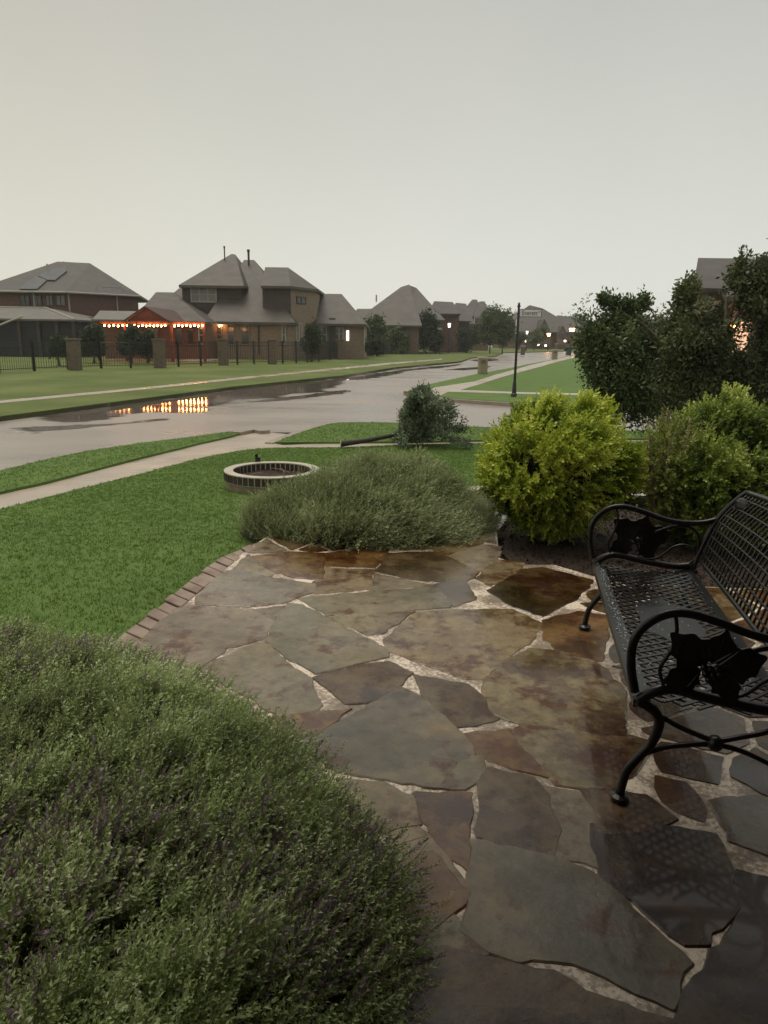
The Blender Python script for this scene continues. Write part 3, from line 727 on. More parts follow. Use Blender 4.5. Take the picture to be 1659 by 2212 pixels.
# --- house C
hC = empty('brick_house', W(860, 757, 84), 'low brick house under one broad steep grey roof, right of the large tan house', 'house')
a = W(756, 701, 80); b = W(912, 703, 80); b.z = a.z
hip(hC, a, b, 20, W(866, 620, 88), W(884, 614.5, 88), M['roof'])
a2 = W(880, 690, 84); b2 = W(962, 690, 84); b2.z = a2.z
hip(hC, a2, b2, 14, W(884, 616, 90), W(900, 622, 90), M['roof'])
a3 = W(752, 690, 83); b3 = W(860, 690, 83); b3.z = a3.z
hip(hC, a3, b3, 12, W(772, 667, 88), W(840, 667, 88), M['roof'])
wallbox(hC, [(W(762, 710, 81).x, 81), (W(905, 710, 81).x, 81), (W(905, 710, 81).x, 92), (W(762, 710, 81).x, 92)], z0, a.z-.02, M['brick_far'])
t = W(813, 637, 87); bt = W(813, 652, 87); MB().tube([(t.x, 87, bt.z), (t.x, 87, t.z)], .1, 6).build('flue_pipe', M['trim'], hC)
window(hC, 803, 715, 816, 725, 80.95, 1, 1, M['trim'], M['window_warm'])
# --- house D
hD = empty('brick_house', W(965, 750, 96), 'two storey reddish brick house with a flat topped roof behind the lamp post', 'house')
a = W(930, 677, 95); b = W(995, 679, 95); b.z = a.z
hip(hD, a, b, 10, W(938, 650.5, 99), W(978, 652.5, 99), M['roof_dark'])
wallbox(hD, [(W(936, 700, 96).x, 96), (W(991, 700, 96).x, 96), (W(991, 700, 96).x, 104), (W(936, 700, 96).x, 104)], z0, a.z-.02, M['brick_far'])
a = W(984, 693, 98); b = W(1017, 692, 98); b.z = a.z
hip(hD, a, b, 8, W(976, 662, 102), W(992, 664, 102), M['roof_dark'])
wallbox(hD, [(W(986, 700, 98.5).x, 98.5), (W(1013, 700, 98.5).x, 98.5), (W(1013, 700, 98.5).x, 105), (W(986, 700, 98.5).x, 105)], z0, a.z-.02, M['siding_dark'])
# --- house E
hE = empty('brick_house', W(1025, 745, 118), 'distant house with a steep dark roof and a white framed gable window beside tall trees', 'house')
a = W(990, 699, 115); b = W(1058, 699, 115); b.z = a.z
hip(hE, a, b, 12, W(1020, 647, 121), W(1030, 647, 121), M['roof_dark'])
a = W(1022, 683, 116); b = W(1061, 683, 116); b.z = a.z
hip(hE, a, b, 10, W(1036, 651, 120), W(1047, 651, 120), M['roof_dark'])
wallbox(hE, [(W(994, 720, 116.5).x, 116.5), (W(1056, 720, 116.5).x, 116.5), (W(1056, 720, 116.5).x, 126), (W(994, 720, 116.5).x, 126)], z0, a.z-.3, M['brick_far'])
window(hE, 1024, 684, 1039, 699, 114.8, 1, 1, M['white_plastic'], M['glass'])
a = W(974, 678, 125); b = W(1015, 678, 125); b.z = a.z
hip(hE, a, b, 10, W(985, 654, 129), W(1007, 656, 129), M['roof_dark'])
# --- house F
hF = empty('brick_house', W(1170, 750, 150), 'distant pinkish brick house with two pointed gables beyond the end of the street', 'house')
a = W(1088, 716, 150); b = W(1262, 718, 150); b.z = a.z
hip(hF, a, b, 22, W(1144, 659, 161), W(1172, 666, 161), M['roof_dark'])
a2 = W(1190, 705, 154); b2 = W(1262, 708, 154); b2.z = a2.z
hip(hF, a2, b2, 14, W(1205, 681, 160), W(1228, 684, 160), M['roof_dark'])
wallbox(hF, [(W(1094, 720, 151).x, 151), (W(1258, 720, 151).x, 151), (W(1258, 720, 151).x, 170), (W(1094, 720, 151).x, 170)], z0, a.z-.02, M['brick_far'])
for (xl, xr, xp, yt, yb) in ((1160, 1190, 1176, 692, 722), (1204, 1226, 1216, 706, 728)):
    q = [W(xl, yb, 148.5), W(xr, yb, 148.5), W(xp, yt, 148.5)]; g0 = [W(xl, 745, 148.5), W(xr, 745, 148.5)]
    v = [g0[0], g0[1], q[1], q[2], q[0]]; bk = [p+Vector((0, 3, 0)) for p in v]
    MB().add(v+bk, [(0, 1, 2, 3, 4), (9, 8, 7, 6, 5)]+[(i, i+5, (i+1) % 5+5, (i+1) % 5) for i in range(5)]).build('gable_wall', M['brick_far'], hF)
    up = Vector((0, -.2, .25)); roof(hF, [[q[0]+up, q[2]+up, q[2]+Vector((0, 6, .25)), q[0]+Vector((0, 6, .25))], [q[2]+up, q[1]+up, q[1]+Vector((0, 6, .25)), q[2]+Vector((0, 6, .25))]], M['roof_dark'], 'gable_roof', .2)
    window(hF, xp-5, yt+14, xp+4, yt+25, 148.3, 2, 1, M['dark_trim'], M['glass'])
# --- house G on the right behind the trees
hG = empty('brick_house', W(1580, 800, 34), 'grey roofed house on the right mostly hidden behind trees with a warmly lit porch', 'house')
a = W(1497, 622, 33); b = W(1740, 626, 33); b.z = a.z; r1 = W(1508, 557, 38.5); r2 = W(1700, 557, 38.5); r2.z = r1.z; xk = a.x/33.0
roof(hG, [[a, b, r2, r1], [r1, r2, Vector((b.x, 44, a.z)), Vector((xk*44, 44, a.z))]], M['roof_dark'])
gv = [(xk*33.6+.3, 33.6, a.z-.1), (xk*43.4+.3, 43.4, a.z-.1), (r1.x+.3, 38.5, r1.z-.3)]
MB().add(gv+[(p[0]+.2, p[1], p[2]) for p in gv], [(0, 2, 1), (3, 4, 5), (0, 1, 4, 3), (1, 2, 5, 4), (2, 0, 3, 5)]).build('gable', M['siding_dark'], hG)
# front slopes with a valley on the right
roof(hG, [[W(1560, 640, 28.5), W(1800, 640, 28.5), W(1740, 560, 33), W(1660, 560, 33)]], M['roof_dark'], 'roof')
wallbox(hG, [(W(1492, 650, 34).x, 34), (W(1720, 650, 34).x, 34), (W(1720, 650, 34).x, 43), (W(1492, 650, 34).x*43/34, 43)], -.1, a.z-.02, M['brick_tan'])
wallbox(hG, [(W(1570, 650, 29).x, 29), (W(1780, 650, 29).x, 29), (W(1780, 650, 29).x, 34), (W(1570, 650, 29).x, 34)], -.1, W(1560, 645, 28.5).z, M['brick_far'])
# warm light on the porch wall given as a glowing window, plus lantern
window(hG, 1574, 688, 1612, 770, 28.9, 1, 3, M['trim'], M['window_warm'])
lan = W(1583, 705, 28.4); MB().ball(lan, .09, 8, 6).build('porch_lantern', M['lamp_warm'], hG)
window(hG, 1510, 640, 1530, 672, 33.95, 2, 1, M['trim'], M['blinds'])

# ================================================================== FENCE
fence = empty('metal_fence', G(75, 801), 'long black metal picket fence with stone pillars across the street', 'fence')
posts_px = [(-75, 812), (-2, 806), (74.6, 801.6), (148, 798.5), (219, 795.8), (283, 795), (335, 793.7), (386, 792), (434, 790.5), (475, 788.4), (513, 788), (549, 787), (581, 786.4), (611, 785.6),
            (640, 784.6), (664, 783), (689, 780.5), (713, 778), (734, 776), (755, 773.2), (774, 771), (790.5, 769.7), (805, 768.5), (820, 767.5), (835, 766), (852, 764.5), (868, 763), (884, 761.5), (898, 760.5)]
PG = [G(x, y) for x, y in posts_px]
FH = 1.42
postmesh = None
for i, p in enumerate(PG):
    if postmesh is None:
        o = MB().box((0, 0, FH/2), (.10, .10, FH)).build('post', M['black_metal'], fence, world=False); postmesh = o.data
    else:
        o = bpy.data.objects.new('post', postmesh); col.objects.link(o); o.parent = fence
    o.location = p-fence.location
for i, (a, b) in enumerate(zip(PG, PG[1:])):
    m = MB(); d = b-a; L = d.length; rz = math.atan2(d.y, d.x)
    for zz in (.15, FH-.12, FH-.3):
        m.tube([a+Vector((0, 0, zz)), b+Vector((0, 0, zz))], .016, 4)
    m.build('rail', M['black_metal'], fence)
    m = MB(); n = int(L/.125)
    for k in range(1, n):
        q = a+d*(k/n); m.tube([q+Vector((0, 0, .06)), q+Vector((0, 0, FH-.02))], .012, 4, cap=False)
    tag(m.build('picket', M['black_metal'], fence), kind='stuff')
pill = None
pl_px = [(163, 799.5, 2), (346, 794.5, 2), (483, 789, 2), (590, 786.8, 1), (890, 761.2, 1), (735, 776.5, 1)]
plab = ['stone pillar of the fence nearest the dark screened porch', 'stone pillar of the fence in front of the red patio gable', 'stone pillar of the fence before the first windows of the tan house',
        'stone pillar of the fence in front of the blank wall of the tan house', 'last stone pillar at the far right end of the fence', 'stone pillar of the fence in front of the right wing of the tan house']
for (x, y, s), lb in zip(pl_px, plab):
    p = G(x, y); e = empty('stone_pillar', p, lb, 'pillar', 'stone pillars along the fence')
    wd = .52 if s == 2 else .42
    MB().box(p+Vector((0, 0, .72)), (wd, wd, 1.44)).build('shaft', M['stone_pillar'], e, bevel=.02)
    MB().box(p+Vector((0, 0, 1.485)), (wd+.1, wd+.1, .08)).build('cap', M['stone_pillar'], e, bevel=.015)

# low white garden edging and pond in the yard left: garden edging stones
def mk(name, label, cat, group=None, loc=(0, 0, 0)): return empty(name, loc, label, cat, group)

# ================================================================== STREET FURNITURE
# street-name sign
sp = G(1110, 857); sp.z = T(sp.y)
sg = empty('street_sign', sp, 'tall black street sign pole with a white name blade on the grass corner', 'street sign')
top = W(1122, 655, sp.y).z
m = MB(); X, Y = sp.x, sp.y
m.tube([(X, Y, sp.z), (X, Y, sp.z+.10), (X, Y, sp.z+.12), (X, Y, sp.z+.45), (X, Y, sp.z+.5), (X, Y, top-.12)], [.11, .10, .075, .06, .045, .038], 10)
m.build('pole', M['black_metal'], sg, smooth=False)
m = MB().tube([(X, Y, top-.12), (X, Y, top-.08), (X, Y, top-.06), (X, Y, top-.02), (X, Y, top+.03)], [.055, .06, .03, .045, .008], 10); m.build('finial', M['black_metal'], sg)
m = MB().tube([(X, Y, top-1.05), (X, Y, top-.95)], .055, 10); m.build('collar', M['black_metal'], sg)
q0 = W(1128, 681, Y); q1 = W(1175, 666, Y); ang = math.radians(2)
bw = q1.x-q0.x; bh = .235; bz = top-.30
bl2 = MB().box((X+.045+bw/2, Y, bz), (bw, .02, bh)).build('sign_blade', M['white_sign'], sg, bevel=.004)
fr_ = MB()
for c, d in (((X+.045+bw/2, Y, bz+bh/2), (bw+.03, .03, .015)), ((X+.045+bw/2, Y, bz-bh/2), (bw+.03, .03, .015)), ((X+.045+bw+.007, Y, bz), (.015, .03, bh-.016))): fr_.box(c, d)
fr_.build('blade_frame', M['black_metal'], sg)
m = MB().box((X+.02, Y+.27, bz-.30), (.02, .45, .2)); o = m.build('cross_blade', M['white_sign'], sg)
def text(txt, size, loc, name, parent, mat, xs=1):
    cu = bpy.data.curves.new(name, 'FONT'); cu.body = txt; cu.size = size; cu.extrude = .002; cu.align_x = 'CENTER'; cu.align_y = 'CENTER'
    to = bpy.data.objects.new(name, cu); col.objects.link(to)
    dg = bpy.context.evaluated_depsgraph_get(); dg.update()
    me = bpy.data.meshes.new_from_object(to.evaluated_get(dg)); col.objects.unlink(to); bpy.data.objects.remove(to)
    me.materials.clear(); me.materials.append(mat)
    o = bpy.data.objects.new(name, me); col.objects.link(o); o.parent = parent
    o.location = Vector(loc)-parent_loc(parent); o.rotation_euler = (math.pi/2, 0, 0); o.scale = (xs, 1, 1); return o
text('Everett', .21, (X+.045+bw*.46, Y-.014, bz-.005), 'lettering', sg, M['letter'], .82)
text('St', .09, (X+.045+bw*.90, Y-.014, bz+.04), 'lettering', sg, M['letter'], .9)

# lantern lamp posts
def lamp_post(x, y, ytop, label, mat, group='street lamps along the road', hw=.16, fixY=None):
    p = G(x, y) if fixY is None else Vector((W(x, y, fixY).x, fixY, 0))
    e = empty('street_lamp', p, label, 'street lamp', group); t = W(x, ytop, p.y).z
    MB().tube([p, p+Vector((0, 0, .1)), p+Vector((0, 0, .5)), Vector((p.x, p.y, t-.55))], [.16, .14, .07, .05], 8).build('pole', M['black_metal'], e)
    MB().tube([(p.x, p.y, t-.55), (p.x, p.y, t-.1)], [hw*.75, hw*1.1], 8).build('lantern', mat, e)
    MB().tube([(p.x, p.y, t-.1), (p.x, p.y, t-.02), (p.x, p.y, t+.12)], [hw*1.5, hw*1.1, .03], 8).build('lamp_cap', M['black_metal'], e)
lamp_post(968.5, 763, 697, 'black lamp post with a small lit lantern in front of the reddish two storey house', M['lamp_white'])
lamp_post(1137, 744, 714, 'lamp post with a lit square lantern just right of the black sign pole', M['lamp_white'], fixY=120)
lamp_post(1115.5, 744, 718, 'distant lamp with a white light peeking out behind the black sign pole', M['lamp_white'], fixY=125)
lamp_post(1184, 746, 719, 'lamp glowing orange in front of the distant gabled house', M['lamp_warm'], hw=.28, fixY=128)
lamp_post(1233, 748, 708, 'large brightest orange lamp at the end of the street beside the wind-blown tree', M['lamp_warm'], hw=.42, fixY=118)
# small white sign on post near the lamp
p = G(950, 764); e = empty('sign_post', p, 'small white sign on a thin post left of the lamp post across the street', 'sign')
t = W(950, 710, p.y).z
MB().tube([p, (p.x, p.y, t)], .045, 8).build('pole', M['black_metal'], e)
MB().box((p.x-.35, p.y-.06, t-.02), (1.0, .04, .24)).build('sign_blade', M['white_sign'], e)
# mailboxes
def mailbox(x, yb, yt, wpx, label, mat, mbox=False):
    p = G(x, yb); e = empty('mailbox_pillar', p, label, 'mailbox', 'stone mailbox pillars along the kerb')
    t = W(x, yt, p.y).z; wd = wpx/F*.9716*p.y; h = t-p.z
    MB().box(p+Vector((0, 0, (h-.08)/2)), (wd*.92, wd*.92, h-.08)).build('shaft', mat, e, bevel=.02)
    MB().box(p+Vector((0, 0, h-.04)), (wd*1.05, wd*1.05, .078)).build('cap', M['trim'], e, bevel=.012)
    MB().box(p+Vector((0, -wd*.47, h*.72)), (wd*.45, .05, h*.2)).build('mailbox_door', M['stone_pillar'], e)
mailbox(1042, 807.5, 771, 21, 'tan stone mailbox pillar on the kerb strip, nearest to the viewer', M['stone_box'])
mailbox(1197.5, 776, 754.5, 12, 'tan stone mailbox pillar left of the green bin', M['stone_box'])
mailbox(1129, 767, 747, 9, 'dark stone mailbox pillar just right of the black sign pole across the road', M['stone_pillar'])
mailbox(1202, 757.5, 742, 6.5, 'small dark mailbox pillar furthest away behind the tan one', M['stone_pillar'])
# wheelie bin
p = G(1228, 768.5); e = empty('wheeled_bin', p, 'dark green wheeled rubbish bin with pale lid standing at the kerb', 'bin')
hgt = W(1228, 750, p.y).z-p.z
m = MB(); wv = .30
m.add([(p.x-wv*.8, p.y-.3, p.z+.05), (p.x+wv*.8, p.y-.3, p.z+.05), (p.x+wv*.8, p.y+.25, p.z+.05), (p.x-wv*.8, p.y+.25, p.z+.05),
       (p.x-wv, p.y-.36, p.z+hgt), (p.x+wv, p.y-.36, p.z+hgt), (p.x+wv, p.y+.34, p.z+hgt), (p.x-wv, p.y+.34, p.z+hgt)],
      [(0, 3, 2, 1), (4, 5, 6, 7), (0, 1, 5, 4), (1, 2, 6, 5), (2, 3, 7, 6), (3, 0, 4, 7)])
m.build('body', M['bin'], e, bevel=.02)
MB().box(p+Vector((0, -.02, hgt+.05)), (.68, .78, .08)).build('lid', M['trim'], e, bevel=.02)
for s in (-1, 1):
    MB().tube([p+Vector((s*.25-.03, .27, .1)), p+Vector((s*.25+.03, .27, .1))], .1, 10).build('wheel', M['black_metal'], e)
# added glow balls standing for far house lights and reflections
gl = ['leftmost tiny garden light in front of the distant gabled house', 'tiny garden light under the lit lantern lamp', 'wide tiny garden light left of the distant gables',
      'tiny garden light on the far lawn left of the street end', 'tiny garden light on the far lawn nearest the street end', 'tiny garden light beneath the largest orange lamp']
for (x, y, s), lb in zip(((1109, 736, .16), (1136.5, 737, .22), (1150.5, 735.5, .28), (1163, 745, .2), (1178.5, 746.5, .22), (1220.5, 736.5, .22)), gl):
    Yg = 132; p = W(x, y, Yg); e = empty('garden_light', (p.x, p.y, 0), lb, 'garden light', 'tiny garden lights at the end of the street')
    MB().tube([(p.x, Yg, -.02), (p.x, Yg, p.z-s*.8)], .03, 6).build('stem', M['black_metal'], e)
    MB().ball(p, s, 8, 6, (1, 1, .8)).build('light', M['lamp_white'], e)
# white object on the lawn behind the fence
p = G(372, 776, 0); e = empty('garden_ornament', p, 'small white garden ornament lying on the grass behind the fence', 'ornament')
MB().ball(p+Vector((0, 0, .15)), .3, 10, 6, (1.2, .6, .45)).build('body', M['white_plastic'], e); MB().ball(p+Vector((.35, 0, .1)), .14, 8, 5, (1.6, 1, .6)).build('head', M['white_plastic'], e)

# ================================================================== PATIO
def z4(l): return [(219.4+.6614*x, 1152+.6614*y) for x, y in l]
def z5(l): return [(548.6+.5291*x, 1426.4+.5291*y) for x, y in l]
def z6(l): return [(768+.537*x, 1755.5+.537*y) for x, y in l]
def g0(l): return [(lambda p: (p.x, p.y))(Zp(x, y, 0)) for x, y in l]
def clean(pts, r=.02, jit=.004, seed=0):
    """round the corners and roughen the edge of a stone outline"""
    rr = random.Random(seed); n = len(pts); o = []
    for i in range(n):
        p0 = Vector(pts[i-1]); p1 = Vector(pts[i]); p2 = Vector(pts[(i+1) % n])
        a = (p0-p1); b = (p2-p1); la, lb = a.length, b.length; k = min(r, la*.3, lb*.3)
        o.append(p1+a.normalized()*k); o.append(p1+(a.normalized()+b.normalized())*k*.22); o.append(p1+b.normalized()*k)
    res = []
    for i in range(len(o)):
        a = o[i]; b = o[(i+1) % len(o)]; L = (b-a).length; m_ = max(1, int(L/.035))
        for k in range(m_):
            p = a+(b-a)*(k/m_)
            if k: 
                d = (b-a).normalized(); p = p+Vector((-d.y, d.x))*jit*(mnoise.noise((p.x*9, p.y*9, seed))*2+rr.uniform(-.5, .5))
            res.append(p)
    return res
patio = MB()
patio_out = g0([(292, 1402), (330, 1362), (392, 1310), (470, 1245), (522, 1196)]) + [(-.95, 5.75), (-.3, 5.95), (.6, 6.1), (.98, 5.95)] + g0([(1079, 1205), (1130, 1219), (1198, 1219), (1279, 1243)]) + [(1.75, 4.6), (2.4, 4.55), (4.2, 4.4), (5.2, 3.5), (5.2, -2.5), (-.6, -2.5), (-.9, .6), (-1.35, 2.6)]
PAT = patio_out
patio.prism(patio_out, -.30, -.004)
patio = tag(patio.build('patio', M['mortar']), kind='structure')
stones = [
 ('grey', z4([(318, 205), (392, 132), (432, 120), (550, 147), (692, 168), (684, 192), (588, 224), (482, 236), (318, 228)])),
 ('tan', z4([(438, 112), (478, 68), (500, 88), (560, 130), (545, 140), (442, 114)])),
 ('rust', z4([(500, 76), (600, 62), (722, 66), (716, 148), (640, 143), (566, 124)])),
 ('rust', z4([(732, 66), (840, 50), (932, 50), (886, 112), (724, 106)])),
 ('pink', z4([(722, 114), (880, 119), (876, 182), (704, 194), (698, 158), (718, 150)])),
 ('brown', z4([(942, 66), (1100, 60), (1224, 128), (1178, 162), (1020, 152), (896, 124)])),
 ('tan', z4([(1000, 20), (1180, 5), (1240, 30), (1130, 70), (1080, 50), (980, 52)])),
 ('grey', z4([(1112, 74), (1245, 38), (1302, 44), (1288, 78), (1228, 122)])),
 ('green', z4([(654, 214), (780, 200), (890, 190), (1092, 177), (1136, 214), (1130, 238), (880, 258), (742, 264)])),
 ('grey', z4([(896, 134), (1018, 160), (1082, 170), (888, 184)])),
 ('grey', z4([(1094, 168), (1188, 156), (1212, 214), (1156, 232), (1124, 188)])),
 ('dark', z4([(1378, 118), (1440, 113), (1596, 152), (1545, 213), (1436, 266), (1342, 233), (1268, 186)])),
 ('tan', z4([(1292, 86), (1372, 98), (1352, 126), (1270, 168), (1230, 148)])),
 ('grey', z4([(244, 246), (300, 236), (372, 244), (486, 254), (562, 290), (520, 342), (486, 352), (400, 372), (314, 432), (200, 415), (112, 384), (170, 315)])),
 ('tan', z4([(500, 250), (588, 240), (566, 284)])),
 ('green', z4([(612, 232), (650, 236), (732, 280), (916, 376), (926, 400), (704, 452), (612, 404), (546, 350), (572, 294)])),
 ('tan', z4([(748, 272), (880, 264), (1012, 258), (910, 325), (872, 328)])),
 ('pink', z4([(1034, 260), (1250, 250), (1338, 250), (1428, 292), (1396, 348), (1276, 438), (1238, 470), (1188, 470), (1002, 402), (944, 382), (930, 346)])),
 ('rust', z4([(1450, 284), (1560, 256), (1655, 268), (1625, 410), (1504, 384), (1454, 348)])),
 ('green', z4([(500, 362), (530, 362), (606, 430), (676, 476), (700, 545), (696, 572), (600, 600), (470, 520), (326, 440)])),
 ('brown', z4([(706, 472), (840, 434), (938, 424), (1004, 456), (956, 502), (890, 542), (804, 550), (744, 500)])),
 ('brown', z4([(1034, 468), (1188, 494), (1226, 524), (1284, 602), (1216, 622), (1152, 628), (1064, 535)])),
 ('tan', z4([(1262, 484), (1302, 442), (1402, 380), (1500, 390), (1612, 424), (1690, 500), (1700, 655), (1500, 634), (1336, 606), (1294, 588), (1254, 514)])),
 ('rust', z4([(560, 612), (690, 588), (800, 578), (760, 608), (682, 660), (600, 660)])),
 ('slate', z5([(592, 114), (640, 134), (718, 192), (806, 272), (876, 347), (884, 378), (816, 410), (736, 508), (560, 478), (350, 443), (200, 345), (380, 244), (480, 184)])),
 ('rust', z5([(862, 308), (1040, 288), (1106, 372), (1178, 462), (1060, 433), (934, 382), (896, 345)])),
 ('tan', z5([(1062, 292), (1104, 270), (1330, 296), (1470, 300), (1600, 334), (1560, 430), (1450, 516), (1244, 498), (1196, 428)])),
 ('green', z5([(790, 474), (884, 396), (918, 400), (926, 440), (898, 488), (850, 516), (762, 508)])),
 ('rust', z5([(668, 545), (870, 548), (876, 852), (764, 740), (694, 640), (655, 560)])),
 ('brown', z5([(938, 454), (962, 444), (1128, 482), (1186, 550), (1234, 690), (1206, 778), (1102, 756), (934, 712)])),
 ('tan', z5([(360, 492), (520, 504), (636, 562), (650, 620), (660, 660), (540, 690), (380, 620)])),
 ('pink', z5([(560, 690), (650, 670), (700, 720), (800, 850), (872, 930), (790, 1030), (640, 1030), (560, 830)])),
 ('grey', z5([(1206, 524), (1340, 545), (1396, 620), (1386, 700), (1386, 826), (1252, 788), (1250, 690)])),
 ('brown', z5([(1360, 540), (1460, 530), (1600, 560), (1700, 640), (1560, 690), (1420, 690), (1400, 600)])),
 ('slate', z6([(482, 124), (620, 148), (820, 192), (980, 272), (1056, 335), (1196, 482), (1325, 602), (1262, 758), (1000, 634), (880, 586), (780, 574), (650, 578), (542, 540), (446, 470), (478, 380)])),
 ('dark', z6([(966, 56), (1200, 54), (1436, 94), (1504, 232), (1524, 370), (1400, 512), (1330, 512), (1180, 392), (1004, 256), (968, 130)])),
 ('dark', z6([(1560, 246), (1760, 300), (1900, 620), (1760, 960), (1296, 860), (1384, 684), (1562, 432)])),
 ('brown', z6([(220, 566), (420, 574), (640, 628), (800, 658), (1000, 768), (1280, 860), (1300, 1020), (150, 1020)])),
 ('rust', z6([(200, 200), (300, 170), (436, 322), (340, 420), (250, 514), (170, 490)])),
 ('green', z6([(262, 526), (376, 420), (490, 552), (420, 560)])),
 ('grey', z6([(1446, -40), (1620, -60), (1800, 20), (1820, 130), (1670, 162), (1520, 106)])),
]
def grow(pl, d):
    P = [Vector(p) for p in pl]; n = len(P); A = sum(P[i].x*P[(i+1) % n].y-P[(i+1) % n].x*P[i].y for i in range(n)); sg_ = 1 if A > 0 else -1; o_ = []
    for i in range(n):
        a = (P[i]-P[i-1]).normalized(); b = (P[(i+1) % n]-P[i]).normalized(); na = Vector((a.y, -a.x))*sg_; nb_ = Vector((b.y, -b.x))*sg_
        m_ = (na+nb_); m_ = m_/max(.5, m_.dot(na)) if m_.length > 1e-6 else na
        o_.append(tuple(P[i]+m_*d))
    return o_
placed = [grow(g0(p), .023) for k, p in stones]
for i, (k, p) in enumerate(stones):
    pts = clean(placed[i], .008, .010, i); n = len(pts); zt = random.Random(i).uniform(-.001, .003)
    c = sum(pts, Vector((0, 0)))/n
    rings = [(1.0, -.02, 0), (1.0, zt-.004, 0), (1.0, zt, .006)]
    vs = []
    for s, zz, ins in rings:
        for q in pts:
            d = (c-q).normalized(); vs.append((q.x+d.x*ins, q.y+d.y*ins, zz))
    fs = [(r*n+j, r*n+(j+1) % n, (r+1)*n+(j+1) % n, (r+1)*n+j) for r in range(2) for j in range(n)]+[tuple(range(2*n, 3*n))]
    me_ = MB().add(vs, fs); o = me_.build('flagstone', SM[k], patio)
    bm = bmesh.new(); bm.from_mesh(o.data); bmesh.ops.recalc_face_normals(bm, faces=bm.faces[:])
    big = max(bm.faces, key=lambda f: f.calc_area())
    if big.normal.z < 0: bmesh.ops.reverse_faces(bm, faces=bm.faces[:])
    bm.to_mesh(o.data); bm.free()
# stones the bench hides or that lie outside the picture: a loose irregular grid
rs = random.Random(4); kinds = ['tan', 'brown', 'rust', 'dark', 'brown', 'grey']
bpts = []
for pp in placed:
    for i in range(len(pp)):
        a = Vector(pp[i]); b = Vector(pp[(i+1) % len(pp)]); L = (b-a).length; k_ = max(1, int(L/.03))
        bpts += [a+(b-a)*(k/k_) for k in range(k_)]
BPN = np.array([tuple(p) for p in bpts]); sites = []
for t_ in range(6000):
    c = (rs.uniform(-1.4, 5.2), rs.uniform(-2.4, 6.1)); ca = np.array([c[0]]), np.array([c[1]])
    if not inpoly(*ca, PAT)[0] or any(inpoly(*ca, pp)[0] for pp in placed): continue
    db = np.hypot(BPN[:, 0]-c[0], BPN[:, 1]-c[1]).min()
    if db < .055 or distpoly(*ca, PAT)[0] < .05: continue
    sep = .16 if db < .15 else .42
    if any(math.hypot(c[0]-q[0], c[1]-q[1]) < sep for q in sites): continue
    sites.append(c)
def clip(poly, p, n):
    o_ = []
    for i in range(len(poly)):
        a = poly[i]; b = poly[(i+1) % len(poly)]; da = (a-p).dot(n); db = (b-p).dot(n)
        if da <= 0: o_.append(a)
        if (da < 0) != (db < 0) and abs(da-db) > 1e-9: o_.append(a+(b-a)*(da/(da-db)))
    return o_
for q_i, c in enumerate(sites):
    S = Vector(c); P_ = [S+Vector(v) for v in ((-.45, -.45), (.45, -.45), (.45, .45), (-.45, .45))]
    for q in sites:
        if q == c: continue
        d = Vector(q)-S
        if d.length < 1.0: P_ = clip(P_, S+d*.5-d.normalized()*.014, d.normalized())
    near = BPN[np.hypot(BPN[:, 0]-c[0], BPN[:, 1]-c[1]) < .7]
    near = near[np.argsort(np.hypot(near[:, 0]-c[0], near[:, 1]-c[1]))]
    for q in near:
        d = Vector(q)-S; n_ = d.normalized(); P_ = clip(P_, Vector(q)-n_*.016, n_)
        if len(P_) < 3: break
    if len(P_) < 3: continue
    for i in range(len(PAT)):
        a = Vector(PAT[i]); b = Vector(PAT[(i+1) % len(PAT)]); ab = (b-a).normalized(); t = (S-a).dot(ab); f_ = a+ab*max(0, min((b-a).length, t)); d = f_-S
        if 1e-4 < d.length < .6: P_ = clip(P_, f_-d.normalized()*.02, d.normalized())
    if len(P_) < 3: continue
    A_ = abs(sum(P_[i].x*P_[(i+1) % len(P_)].y-P_[(i+1) % len(P_)].x*P_[i].y for i in range(len(P_))))/2
    if A_ < .004: continue
    P_ = [p for i, p in enumerate(P_) if (p-P_[i-1]).length > .012]
    if len(P_) < 3: continue
    pts = clean([tuple(p) for p in P_], .012, .006, q_i)
    MB().prism(pts, -.02, rs.uniform(-.002, .002)).build('flagstone', SM[rs.choice(kinds)], patio)

# brick edging
ed_out = z4([(-60, 440), (30, 360), (75, 318), (180, 240), (300, 145), (360, 96), (405, 70), (448, 50), (520, 25)])
ed_in = z4([(-5, 470), (85, 388), (130, 346), (228, 266), (333, 180), (392, 126), (435, 92), (478, 62), (545, 40)])
eo = smooth_line(g0(ed_out), 6); ei = smooth_line(g0(ed_in), 6)
edge = empty('brick_edging', (eo[0][0], eo[0][1], -.05), 'curved row of tan paving bricks between the lawn and the stone patio', 'edging')
def along(pl, s):
    for a, b in zip(pl, pl[1:]):
        a = Vector(a); b = Vector(b); L = (b-a).length
        if s <= L: return a+(b-a)*(s/L)
        s -= L
    return Vector(pl[-1])
Lo = sum((Vector(b)-Vector(a)).length for a, b in zip(eo, eo[1:])); Li = sum((Vector(b)-Vector(a)).length for a, b in zip(ei, ei[1:]))
nb = int(Lo/.118)
for k in range(nb):
    a = along(eo, Lo*(k+.06)/nb); b = along(eo, Lo*(k+.94)/nb); c = along(ei, Li*(k+.94)/nb); d = along(ei, Li*(k+.06)/nb)
    jj = random.uniform(-.012, .004); ext = random.uniform(-.012, .012); dd = (a-d).normalized()*ext
    MB().prism([tuple(a+dd), tuple(d), tuple(c), tuple(b+dd)], -.14, .004+jj).build('brick', M['edging_brick'], edge, bevel=.006)
